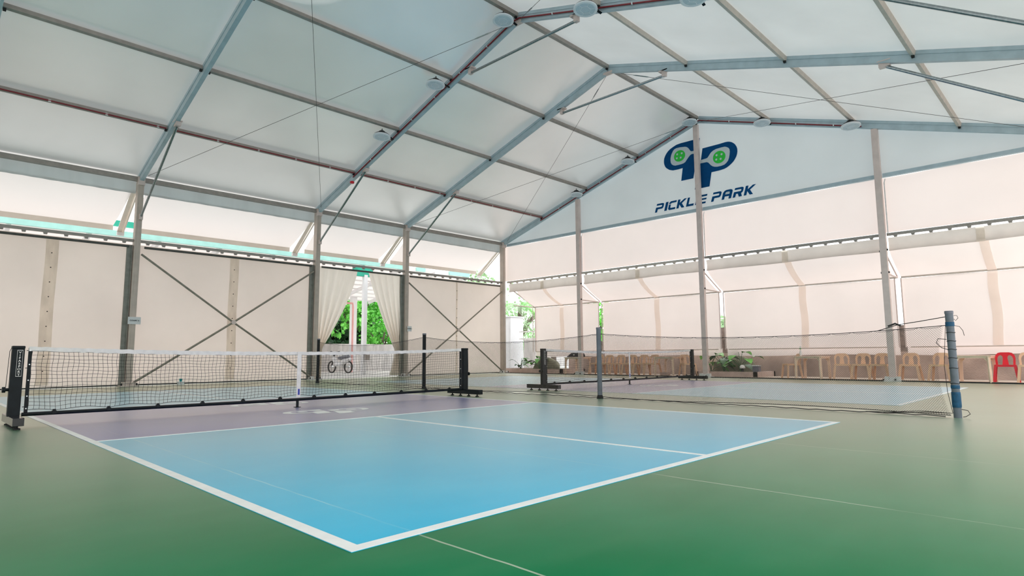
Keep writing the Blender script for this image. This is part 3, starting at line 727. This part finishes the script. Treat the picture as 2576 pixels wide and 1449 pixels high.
# ============================================================ DIVIDER NET
DX = 7.50
dposts = [(-.865, 1.255), (4.29, 1.25), (9.38, 1.30), (14.5, 1.30)]
dn = ['nearest grey post of the dividing net, wrapped in blue tape', 'grey post of the dividing net standing between the two court nets', 'dark post of the dividing net behind the nearest court net', 'farthest dark post of the dividing net, left of the doorway']
for k, ((y, h), nm) in enumerate(zip(dposts, dn)):
    e = empty('divider_post', nm, 'post', (DX, y, 0), 0, 'posts of the dividing net')
    MB().lathe([(.042, 0), (.042, h-.02)], 20).build('pipe', 'pvc' if k < 2 else 'black', e, smooth=False)
    MB().lathe([(.046, h-.03), (.046, h), (.04, h+.004)], 20).build('cap', 'greybox', e)
    if k: MB().lathe([(.06, 0), (.055, .02), (.045, .06)], 16).build('collar', 'rubber', e)
    if k == 0:
        MB().lathe([(.046, .12), (.048, .15), (.047, .28), (.045, .30)], 20).build('blue_wrap', 'bluetape', e); MB().lathe([(.045, 1.075), (.046, 1.08), (.046, 1.12), (.045, 1.125)], 20).build('blue_wrap', 'bluetape', e)
        MB().lathe([(.0445, .34), (.046, .35), (.046, .37), (.0445, .38)], 20).build('blue_wrap', 'bluetape', e)
        rg = MB()
        for zz in (.40, .58, .70, .80, .90, 1.0):
            rg.tube([(.045*cos(t*pi/8), .045*sin(t*pi/8), zz+.004*sin(t)) for t in range(17)], .0035, 5, cap=False)
        rg.tube([(.0, -.045, 1.08), (0, -.09, 1.07), (0, -.12, 1.02), (0, -.13, .96)], .003, 5)
        rg.tube([(0, -.045+.0, 1.20), (0, -.075, 1.20), (0, -.085, 1.17), (0, -.06, 1.14), (0, -.044, 1.16)], .003, 5)
        rg.tube([(0, -.04, .10), (0, -.10, .09), (0, -.12, .05), (0, -.08, .02), (0, -.05, .012)], .004, 5)
        rg.tube([(0, .045, .92), (0, .13, .93), (0, .15, .88), (0, .10, .82), (0, .045, .80)], .004, 5)
        rg.build('tie_cord', 'cord', e)
dnet = empty('divider_net', 'fine brown mesh net dividing the two courts', 'net', (DX, 0, 0))
def topz(y):
    P = [(-.865, 1.09), (4.29, 1.14), (9.38, 1.215), (14.5, 1.20)]
    for (a, za), (b, zb) in zip(P[:-1], P[1:]):
        if a <= y <= b:
            t = (y-a)/(b-a); s = .105 if a > -.9 and a < 0 else .14
            return za+(zb-za)*t-s*4*t*(1-t)
    return P[-1][1]
def botz(y): return .035+.018*sin(y*1.3+.5)
def nety(t): return t
mb = MB(); pz = .026; y0, y1 = -.80, 14.5
def net_pt(y, s):  # s 0..1 bottom to top
    zt, zb = topz(max(-.865, min(14.5, y)))-.01, botz(y)
    pull = 0
    if y < -.3: pull = .08*sin(pi*s)*(-.3-y)/.5
    return (.012*sin(y*3+s*5), y+pull, zb+(zt-zb)*s)
SEG = 10; H = 1.06
n = int((y1-y0)/pz)
for k in range(-int(H/pz), n+1):
    for d in (1, -1):
        pts = []; sg = 40 if abs(k) < 45 else SEG
        for j in range(sg+1):
            s = j/sg; y = y0+k*pz+(s*H if d > 0 else (1-s)*H)
            if y0 <= y <= y1: pts.append(net_pt(y, s))
        if len(pts) > 1: mb.tube(pts, .0014, 3, cap=False)
mb.build('net_mesh', 'fmesh', dnet)
tp = MB().tube([(0, y0-.06+(y1-y0+.06)*i/90, topz(max(-.865, y0-.06+(y1-y0+.06)*i/90))) for i in range(91)], .0045, 5)
tp.tube([(0, -.83, 1.19), (0, -.55, 1.145), (0, -.33, 1.115), (0, -.1, topz(-.1))], .005, 5)
tp.tube([(0, -.36, 1.10), (0, -.30, 1.13), (0, -.22, 1.10)], .012, 5)
for k in range(60):
    ya = y0+k*.25; tp.tube([(0, ya, topz(max(ya, -.86))), (0, ya+.06, topz(ya+.06)-.018), (0, ya+.19, topz(ya+.19)-.018), (0, ya+.25, topz(ya+.25))], .002, 4, cap=False)
tp.build('top_cord', 'cord', dnet)
bt = MB().tube([(.0, y0+(y1-y0)*i/120, botz(y0+(y1-y0)*i/120)) for i in range(121)], .005, 5)
bt.tube([(-.03+.03*sin(i*.35), y0+.05+(y1-y0)*i/150, .010+.004*(i % 3)) for i in range(151)], .006, 5)
for k in range(3): bt.tube([(.01*k-.02, -.82+.02*k, .05), (.012, -.6+.06*k, .045+.008*k), (-.012, -.35+.08*k, .03), (0, -.1+.1*k, .02)], .003, 5)
bt.build('bottom_cord', 'cord', dnet)
sd_ = MB().tube([(0, -.82, 1.09), (.01, -.80, .9), (0, -.775, .6), (0, -.785, .3), (0, -.82, .05)], .003, 5); sd_.build('side_cord', 'cord', dnet)

# ============================================================ CHAIRS / TABLES
def make_chair(m):
    """armless stacking chair facing -x, origin at floor centre"""
    e = empty('plastic_chair', 'x', 'chair')
    sw, sdp, sh = .40, .38, .43
    st = MB().grid(lambda u, v: (-sdp/2+sdp*u, -sw/2+sw*v, sh-.012*sin(pi*u)*sin(pi*v)+.01*(1-u)), 8, 8)
    st.beam((-sdp/2, -sw/2, sh-.015), (-sdp/2, sw/2, sh-.015), .02, .05).beam((sdp/2, -sw/2, sh-.02), (sdp/2, sw/2, sh-.02), .02, .05)
    st.beam((-sdp/2, -sw/2, sh-.015), (sdp/2, -sw/2, sh-.015), .02, .05).beam((-sdp/2, sw/2, sh-.015), (sdp/2, sw/2, sh-.015), .02, .05)
    st.build('seat', m, e)
    # legs: tapered angle section
    for sx in (-1, 1):
        for sy in (-1, 1):
            tx, ty = sx*(sdp/2-.01), sy*(sw/2-.015); bx_, by_ = sx*(sdp/2+.035), sy*(sw/2+.04)
            lm = MB().beam((tx, ty, sh-.01), (bx_, by_, 0), .055, .028, (sx, 0, 0)).beam((tx-sx*.015, ty, sh-.01), (bx_-sx*.012, by_, 0), .028, .045, (sx, 0, 0))
            lm.build('leg', m, e)
    # backrest: frame, splat
    th = .022
    def bp(y, z): return (sdp/2-.02+(z-sh)*.17, y, z)
    W2 = sw/2-.01; top = .745
    outer = [(-W2, sh-.02), (-W2-.012, .60), (-W2+.005, .68), (-W2+.05, .73), (-W2+.11, top), (W2-.11, top), (W2-.05, .73), (W2-.005, .68), (W2+.012, .60), (W2, sh-.02)]
    inn = [(-W2+.045, sh-.02), (-W2+.035, .58), (-W2+.05, .635), (-W2+.08, .668), (-W2+.13, .68), (W2-.13, .68), (W2-.08, .668), (W2-.05, .635), (W2-.035, .58), (W2-.045, sh-.02)]
    b = MB()
    for k in range(len(outer)-1):
        a0, a1, c1, c0 = outer[k], outer[k+1], inn[k+1], inn[k]
        b.poly([bp(*a0), bp(*a1), bp(*c1), bp(*c0)], (th, 0, 0))
    b.build('back_frame', m, e)
    s = MB(); s.poly([bp(-.065, sh-.01), bp(-.045, .60), bp(-.05, .64), bp(-.09, .685), bp(.09, .685), bp(.05, .64), bp(.045, .60), bp(.065, sh-.01)], (th*.8, 0, 0)); s.build('back_splat', m, e, tri=True)
    return e
BC = make_chair('beige'); RC = make_chair('redchair')
chairs = [(18.02, -.82, .05, 'b', 'beige plastic chair cut by the right edge, right of the red chair'),
 (18.02, 1.00-.02, -.05, 'b', 'beige plastic chair half hidden behind the blue taped net post'),
 (18.02, 1.66, .02, 'b', 'beige plastic chair directly right of the third gable post'),
 (18.05, 2.37, -.04, 'b', 'beige plastic chair partly hidden behind the third gable post'),
 (18.05, 2.84, .02, 'b', 'beige plastic chair second left of the third gable post'),
 (18.10, 3.36, .30, 'b', 'beige plastic chair turned slightly, just right of the middle table'),
 (18.12, 4.80, -.85, 'b', 'beige plastic chair turned sideways at the left end of the middle table'),
 (18.05, 8.25, .95, 'b', 'beige plastic chair turned sideways behind the right end of the far net'),
 (18.05, 9.66, .05, 'b', 'beige plastic chair left of the table behind the far net'),
 (18.05, 10.12, .02, 'b', 'beige plastic chair second from the table behind the far net'),
 (18.05, 10.62, .05, 'b', 'beige plastic chair third from the table behind the far net'),
 (18.05, 11.15, .0, 'b', 'beige plastic chair fourth from the table, behind the net strap'),
 (18.05, 11.68, .05, 'b', 'beige plastic chair fifth from the table, near the dark net post'),
 (18.05, 12.15, .0, 'b', 'beige plastic chair at the far left end of the chair row')]
RC.location = (18.02, -.36, .015); RC.rotation_euler = (0, 0, .06); RC['label'] = 'bright red plastic chair at the right edge of the photo'
for k, (x, y, rz, c, lab) in enumerate(chairs):
    o = BC if k == 0 else copy_tree(BC)
    o.location = (x, y, .015); o.rotation_euler = (0, 0, rz); o['label'] = lab; o['group'] = 'beige plastic chairs in a row'; o['category'] = 'chair'
def make_table(m):
    e = empty('plastic_table', 'x', 'table'); w_, d_, h = .80, .80, .665
    MB().box((0, 0, h-.008), (d_, w_, .022)).build('table_top', m, e, bevel=.006)
    a = MB()
    a.box((0, w_/2-.04, h-.04), (d_-.08, .012, .045)).box((0, -w_/2+.04, h-.04), (d_-.08, .012, .045)).box((d_/2-.04, 0, h-.04), (.012, w_-.08, .045)).box((-d_/2+.04, 0, h-.04), (.012, w_-.08, .045)); a.build('apron', m, e)
    for sx in (-1, 1):
        for sy in (-1, 1):
            tx, ty = sx*(d_/2-.06), sy*(w_/2-.06)
            MB().beam((tx, ty, h-.02), (tx+sx*.015, ty+sy*.015, 0), .075, .02, (sx, 0, 0)).beam((tx+sx*.02, ty, h-.02), (tx+sx*.035, ty+sy*.015, 0), .02, .065, (sx, 0, 0)).poly([(tx, ty, h-.03), (tx, ty-sy*.12, h-.03), (tx, ty-sy*.03, h-.16)], (.015, 0, 0)).build('leg', m, e)
    return e
TB = make_table('cream')
for k, (x, y, lab, s) in enumerate([(18.0, .25, 'cream plastic table between the blue taped post and the red chair', 1), (18.0, 4.15, 'cream plastic table in the middle of the right half, bottle on top', 1), (18.0, 8.95, 'cream plastic table behind the right end of the far net', 1), (18.0, 13.05, 'cream plastic table holding the black bag near the far corner', 1)]):
    o = TB if k == 0 else copy_tree(TB); o.location = (x, y, .015); o.rotation_euler = (0, 0, random.uniform(-.04, .04)); o['label'] = lab; o['group'] = 'cream plastic tables'; o['category'] = 'table'
# things on tables
e = empty('sports_bag', 'black sports bag lying on the far left table', 'bag', (17.95, 13.1, .69))
b = MB().grid(lambda u, v: ((-.13+.26*v), -.36+.72*u, .0+.17*sin(pi*min(max(v, 0), 1))**.5*(1 if u < .8 else 1-(u-.8)*3.2)), 16, 12); b.build('bag_body', 'black', e, smooth=True)
MB().box((-.135, .0, .09), (.004, .06, .05)).build('logo_patch', 'tape', e)
MB().tube([(0, -.15, .15), (0, -.1, .20), (0, .1, .20), (0, .15, .15)], .010, 6).build('handle', 'black', e)
e = empty('water_bottle', 'small clear bottle with a green cap on the middle table', 'bottle', (17.95, 4.45, .69))
MB().lathe([(.03, 0), (.034, .02), (.034, .12), (.014, .17), (.014, .19)], 14).build('bottle_body', 'glassy', e, smooth=True)
MB().lathe([(.035, .21), (.035, .235)], 12).build('cap', 'leaf', e)
MB().lathe([(.016, .19), (.016, .30)], 10).build('spout', 'glassy', e)
# small things on the ledge under the third table
tag(MB().bx(17.95, 18.15, 9.0, 9.3, .015, .13).build('small_box', 'planter', None), 'small brick coloured box under the table behind the far net', 'box')

# ============================================================ SIGN SHEETS
def sign(x, y, z, wd, ht, txt, label):
    e = empty('court_sign', label, 'sign', (x, y, z), 0, 'paper court signs taped to columns')
    MB().grid(lambda u, v: (-wd/2+wd*u, -.01*sin(pi*u), -ht/2+ht*v), 8, 2).build('paper', 'paper', e, smooth=True)
    cu = bpy.data.curves.new('t', 'FONT'); cu.body = txt; cu.size = .075; cu.align_x = 'CENTER'; cu.align_y = 'CENTER'; cu.offset = .0025
    to = bpy.data.objects.new('t', cu); COL.objects.link(to); me = bpy.data.meshes.new_from_object(to); bpy.data.objects.remove(to)
    for v in me.vertices: c = v.co.copy(); v.co = Vector((c.x*.72, -.016, c.y*.62))
    me.materials.clear(); me.materials.append(MT['ink']); me.name = 'sign_text'
    lo = bpy.data.objects.new('sign_text', me); COL.objects.link(lo); lo.parent = e
sign(3.25, 16.80, 1.79, .31, .20, 'COURT 2', 'paper COURT 2 sign taped to the column left of the X bracing')
sign(12.45, 16.80, 1.81, .20, .20, 'COURT 1', 'small paper sign taped to the column right of the doorway')

MT['teal'] = mat('teal plastic', (.0, .30, .32), .4, nscale=8, namt=.1)
e = MB().lathe([(.030, 0), (.042, .075), (.042, .08)], 14, (4.52, 16.86, .09)).build('small_cup', 'teal', None); tag(e, 'small teal cup standing on a white block by the left wall', 'cup')
e = MB().bx(4.45, 4.60, 16.80, 16.94, 0, .09).build('floor_block', 'white', None, bevel=.005); tag(e, 'small white block on the floor under the teal cup', 'block')
# ============================================================ PLANTERS & PLANTS
def leafshape(mb, base, d, L, Wd, droop=.3, fold=.15):
    base = Vector(base); d = Vector(d).normalized(); side = d.cross(Vector((0, 0, 1)))
    if side.length < .1: side = Vector((1, 0, 0))
    side.normalize(); upn = side.cross(d)
    prof = [0, .55, .95, 1.0, .8, .45, .02]; n = len(prof); b = len(mb.v)
    for i, w_ in enumerate(prof):
        t = i/(n-1); c = base+d*(L*t)-Vector((0, 0, 1))*(droop*L*t*t)
        for s in (-1, 0, 1): mb.v.append(tuple(c+side*(s*w_*Wd/2)+upn*(abs(s)*fold*w_*Wd)))
    for i in range(n-1):
        for k in range(2): a = b+i*3+k; mb.f.append((a, a+3, a+4, a+1))
def planter(x0, x1, y0, y1, label):
    e = empty('planter_bed', label, 'planter', ((x0+x1)/2, (y0+y1)/2, .015)); hx, hy = (x1-x0)/2, (y1-y0)/2; t = .10; h = .17
    MB().bx(-hx, hx, -hy, -hy+t, 0, h).bx(-hx, hx, hy-t, hy, 0, h).bx(-hx, -hx+t, -hy, hy, 0, h).bx(hx-t, hx, -hy, hy, 0, h).build('kerb', 'planter', e)
    MB().grid(lambda u, v: (-hx+.08+(2*hx-.16)*u, -hy+.08+(2*hy-.16)*v, .12+.02*sin(u*17+v*9)), 12, 20).build('soil', 'soil', e)
    return e
planter(18.10, 19.66, 14.0, 17.9, 'pinkish planter bed at the far corner by the white box')
planter(18.10, 19.66, 5.9, 8.0, 'pinkish planter bed behind the central gable post')
def plant(x, y, label, seed, n=10, sc=1., mats=('leaf', 'leafdark', 'leaf2')):
    R = random.Random(seed); e = empty('broadleaf_plant', label, 'plant', (x, y, .14)); 
    for i in range(n):
        a = R.uniform(0, 2*pi); h = R.uniform(.15, .62)*sc; r = R.uniform(.05, .35)*sc
        p = (r*cos(a), r*sin(a), h)
        MB().tube([(0, 0, 0), (r*.4*cos(a), r*.4*sin(a), h*.65), p], .008, 5).build('stem', 'leafdark', e)
        lf = MB(); leafshape(lf, p, (cos(a), sin(a), R.uniform(-.1, .4)), R.uniform(.26, .42)*sc, R.uniform(.18, .28)*sc, .5, .12)
        lf.build('leaf', R.choice(mats), e, smooth=True)
plant(18.55, 16.75, 'low leafy plant at the left end of the far corner planter', 2, 11, .85)
plant(18.70, 15.75, 'broad leaved plant beside the far net post in the corner planter', 5, 12, 1.1)
plant(18.60, 7.20, 'dark broad leaved plant right of the central gable post', 9, 13, 1.0, ('leafdark', 'leafdark', 'leaf'))
plant(18.90, 6.75, 'tall plant with bright leaves in the middle planter', 12, 10, 1.25, ('leaf', 'leaf2', 'leafdark'))
plant(18.75, 7.75, 'plant with a bright leaf left of the central gable post', 21, 7, 1.15, ('leaf2', 'leaf'))
def rock(x, y, sx, sy, sz, label, seed):
    R = random.Random(seed); ph = [R.uniform(0, 6) for _ in range(4)]
    def fn(u, v):
        a = 2*pi*u; b = pi/2*v; r = 1+.10*sin(3*a+ph[0])+.07*sin(5*a+4*b+ph[1])
        return (x+sx*cos(a)*cos(b)*r, y+sy*sin(a)*cos(b)*r, .10+sz*sin(b)**.8*(1+.05*sin(4*a+ph[2])))
    o = MB().grid(fn, 28, 10).build('boulder', 'rock', None, smooth=True); tag(o, label, 'rock')
rock(19.15, 15.7, .33, .75, .55, 'olive grey boulder behind plants in the corner planter', 1)
rock(19.25, 7.15, .28, .78, .60, 'olive grey boulder behind plants in the middle planter', 4)
e = empty('garden_lamp', 'small white capped garden lamp in the middle planter', 'lamp', (18.35, 6.45, .14))
MB().lathe([(.04, 0), (.035, .12), (.05, .15)], 12).build('lamp_base', 'black', e)
MB().lathe([(.085, .15), (.09, .18), (.075, .23), (.04, .26), (.005, .27)], 16).build('lamp_shade', 'tape', e, smooth=True)
e = empty('plastic_bin', 'grey plastic bin standing right of the small garden lamp', 'bin', (18.6, 6.08, .14))
MB().box((0, 0, .11), (.2, .2, .22)).build('bin_body', 'greybox', e, bevel=.01); MB().box((0, 0, .235), (.23, .23, .03)).build('lid', 'silver', e, bevel=.008)
# tree trunk in the slits
for (x, y, r, h, lab) in ((20.4, 7.96, .13, 1.75, 'grey tree stump seen through the slit right of the central post'), (20.5, 2.29, .13, 1.62, 'dark tree stump seen through the slit right of the third post')):
    o = MB().tube([(x, y, -.02), (x+.02, y+.01, .5), (x, y, 1.1), (x-.02, y, h)], r, 12, radii=[r*2.2, r*1.15, r, r*.95]).build('tree_stump', 'bark', None, smooth=True); tag(o, lab, 'tree')

# ============================================================ OUTSIDE
# white cabinet and pillars beyond the corner
e = empty('white_cabinet', 'tall white cabinet beyond the far corner column', 'cabinet', (20.4, 19.5, -.02))
MB().box((0, 0, 1.33), (.9, 1.5, 2.66)).build('cabinet_body', 'white', e, bevel=.01)
MB().box((0, 0, 2.70), (1.0, 1.6, .06)).build('cabinet_top', 'white', e)
MB().box((-.46, 0, 1.3), (.01, 1.3, 2.3)).build('door', 'white', e)
for (y, lab) in ((17.9, 'weathered concrete pillar next to the white cabinet'), (17.05, 'wider weathered concrete pillar left of the first annex sheet')):
    o = MB().bx(20.3, 20.55, y-.3, y+.3, -.02, 1.5).bx(20.27, 20.58, y-.33, y+.33, 1.5, 1.56).build('concrete_pillar', 'stainwall', None); tag(o, lab, 'pillar')
# rails between pillars
o = MB().bx(20.4, 20.45, 15.2, 18.6, 1.55, 1.61).bx(20.4, 20.45, 15.2, 18.6, 1.9, 1.96).build('fence_rail', 'stainwall', None); tag(o, 'pale fence rails above the concrete pillars', 'fence')
# boundary wall and canopy seen through the doorway
o = MB().bx(-20, 40, 27, 27.25, -.02, 1.45).build('boundary_wall', 'stainwall', None); tag(o, 'stained white boundary wall outside the doorway', 'wall')
e = empty('yard_canopy', 'white yard canopy with green fascia outside the doorway', 'canopy', (0, 20.6, 0))
for a, b in ((-12, 14.9), (15.6, 16.1), (17.6, 18.9)): MB().bx(a, b, 0, .12, 4.74, 4.92).build('fascia', 'fasciapale', e)
MB().bx(-12, 9.5, .3, .4, 5.12, 5.32).build('upper_fascia', 'greenfascia', e)
MB().bx(12.25, 13.2, -.02, .1, 4.23, 4.62).build('green_board', 'greenfascia', e)
for x in range(-10, 19, 2): MB().beam((x+.8, .1, 4.75), (x+.8, 6, 3.72), .10, .16).build('roof_beam', 'white', e)
cs = MB()
for k in range(9): yy = .4+k*.68; cs.beam((-12, yy, 4.80-yy*.172), (19, yy, 4.80-yy*.172), .06, .06)
cs.build('roof_battens', 'white', e)
MB().grid(lambda u, v: (-12+31*u, .1+6.1*v, 4.90-1.05*v), 4, 4).build('roof_sheet', 'awning', e)
for x, y in ((12.85, 0.05), (5.5, 0.05), (-2, .05)):
    p_ = MB().bx(x-.085, x+.085, y-.085, y+.085, -.02, 4.3).build('canopy_post', 'white', e); MB().bx(x-.02, x+.18, y-.2, y-.12, .62, .95).build('switch_box', 'rail', p_)
MB().bx(15.32, 15.60, 5.2, 5.45, -.02, 3.9).build('canopy_post', 'white', e)
rf = MB().tube([(14.45, 4.8, 3.5), (15.1, 4.8, 3.5), (15.12, 4.8, 3.3), (15.12, 4.8, -.02)], .05, 8).build('pipe_gate', 'redpaint', None); rf.location = (0, 20.6, 0)
tag(rf, 'red painted pipe frame outside beyond the doorway', 'frame')
# scooter
e = empty('scooter', 'small silver and black scooter parked outside the doorway', 'motorcycle', (14.0, 24.6, -.02), 1.75)
for x in (-.6, .6):
    MB().tube([(x+.27*cos(t*pi/10), 0, .29+.27*sin(t*pi/10)) for t in range(21)], .035, 8, cap=False).build('wheel', 'rubber', e)
    MB().tube([(x, -.05, .29), (x, .05, .29)], .08, 10).build('hub', 'silver', e)
MB().tube([(.62, 0, .3), (.45, 0, .8), (.38, 0, 1.0)], .03, 8).tube([(.38, -.28, 1.05), (.38, 0, 1.0), (.38, .28, 1.05)], .018, 8).build('handlebar', 'black', e)
MB().tube([(.5, 0, .75), (.25, 0, .42), (-.1, 0, .40), (-.3, 0, .55), (-.75, 0, .68)], .12, 10, radii=[.10, .12, .12, .15, .07]).build('body_panel', 'white', e)
MB().tube([(.1, 0, .72), (-.2, 0, .74), (-.6, 0, .80)], .1, 8, radii=[.07, .11, .09]).build('saddle', 'greybox', e)
MB().tube([(.46, 0, .88), (.52, 0, .88)], .08, 12).build('headlamp', 'silver', e)
MB().tube([(-.1, -.14, .30), (-.8, -.16, .36)], .04, 8).build('exhaust', 'silver', e)
# trees
def tree(x, y, h, r, zc, label, seed, m='leaf2', nl=1800, ls=.26, trunk=True, sz=.7):
    R = random.Random(seed); e = empty('leafy_tree', label, 'tree', (x, y, -.02))
    if trunk:
        t = MB().tube([(0, 0, 0), (.1, 0, zc*.4), (-.05, .1, zc*.8), (0, 0, zc)], .14, 8, radii=[.2, .15, .12, .06])
        for k in range(6):
            a = R.uniform(0, 6.28); t.tube([(0, 0, zc*R.uniform(.35, .7)), (r*.4*cos(a), r*.4*sin(a), zc*.9), (r*.7*cos(a), r*.7*sin(a), zc+.3)], .05, 6, radii=[.09, .06, .03])
        t.build('trunk', 'bark', e, smooth=True)
    mb = MB(); cl = [(R.gauss(0, .45)*r, R.gauss(0, .45)*r, zc+R.uniform(-.8, .9)*r*sz, R.uniform(.25, .5)*r) for _ in range(16)]
    for k in range(nl):
        c = R.choice(cl); v = Vector((R.gauss(0, 1), R.gauss(0, 1), R.gauss(0, 1))).normalized()*c[3]*R.uniform(.6, 1)
        p = Vector(c[:3])+v; d = (v.normalized()+Vector((R.uniform(-.6, .6), R.uniform(-.6, .6), R.uniform(-.9, .3)))).normalized()
        s = d.orthogonal().normalized()*ls*.4; s.rotate(Matrix.Rotation(R.uniform(0, 6), 3, d)); L = ls*R.uniform(.7, 1.3)
        mb.quad(p, p+d*L*.5+s, p+d*L, p+d*L*.5-s)
    mb.build('foliage', m, e)
tree(14.9, 29.5, 5, 1.7, 3.5, 'bright green tree left of the white canopy post, beyond the doorway', 11, nl=1200)
tree(17.9, 30.0, 5, 1.9, 4.0, 'bright green tree right of the white canopy post, beyond the doorway', 12)
tree(19.0, 28.6, 3, 1.3, 1.9, 'low round bush above the boundary wall beyond the doorway', 13, nl=1300, ls=.2)
tree(13.2, 32.5, 5, 2.6, 3.0, 'dark tree behind the left curtain beyond the doorway', 14, m='leafdark', nl=3000, ls=.35)
tree(19.0, 35, 5, 3.6, 3.0, 'dark tree farthest behind the boundary wall', 15, m='leafdark', nl=5000, ls=.4)
tree(26.5, 28.8, 6, 1.3, 5.5, 'hazy tree top seen above the rail at the far corner', 16, m='leafpale', nl=600, ls=.22)
tree(28.0, 26.0, 5, 2.4, 3.3, 'tree behind the palms beyond the far corner', 17, m='leafpale', nl=900)
tree(31.0, 12.9, 5, 1.0, 2.1, 'tree behind the slit at the central post', 18, m='leafpale', nl=500)
tree(29.0, 19.8, 5, 1.3, 2.7, 'tree behind the slit at the first gable post', 19, m='leaf2', nl=700)
def palm(x, y, h, label, seed):
    R = random.Random(seed); e = empty('palm_tree', label, 'palm', (x, y, -.02))
    MB().tube([(0, 0, 0), (.1, .1, h*.5), (0, 0, h)], .14, 10, radii=[.18, .13, .11]).build('trunk', 'bark', e, smooth=True)
    for k in range(13):
        a = 2*pi*k/13+R.uniform(-.2, .2); L = R.uniform(1.6, 2.3); el = R.uniform(-.1, 1.0); mb = MB(); pts = []
        for i in range(13):
            t = i/12; pts.append(Vector((cos(a)*L*t*cos(el*.6), sin(a)*L*t*cos(el*.6), h+L*(el*.6*t-.75*t*t))))
        mb.tube(pts, .015, 5)
        for i in range(1, 13):
            d = (pts[i]-pts[i-1]).normalized(); sd2 = d.cross(Vector((0, 0, 1))).normalized()
            for s in (-1, 1):
                for q in (0, .5):
                    p = pts[i-1].lerp(pts[i], q); tip = p+sd2*s*.42*(1-.5*abs(i/12-.4))+d*.22-Vector((0, 0, .16)); w_ = d*.022
                    mb.quad(p-w_, p+w_, tip+w_*.3, tip-w_*.3)
        mb.build('frond', 'leafpale' if k % 3 else 'leaf2', e)
palm(23.6, 21.6, 3.6, 'green palm beyond the far corner column', 3)
palm(25.0, 20.3, 2.6, 'shorter palm behind the concrete pillars', 8)
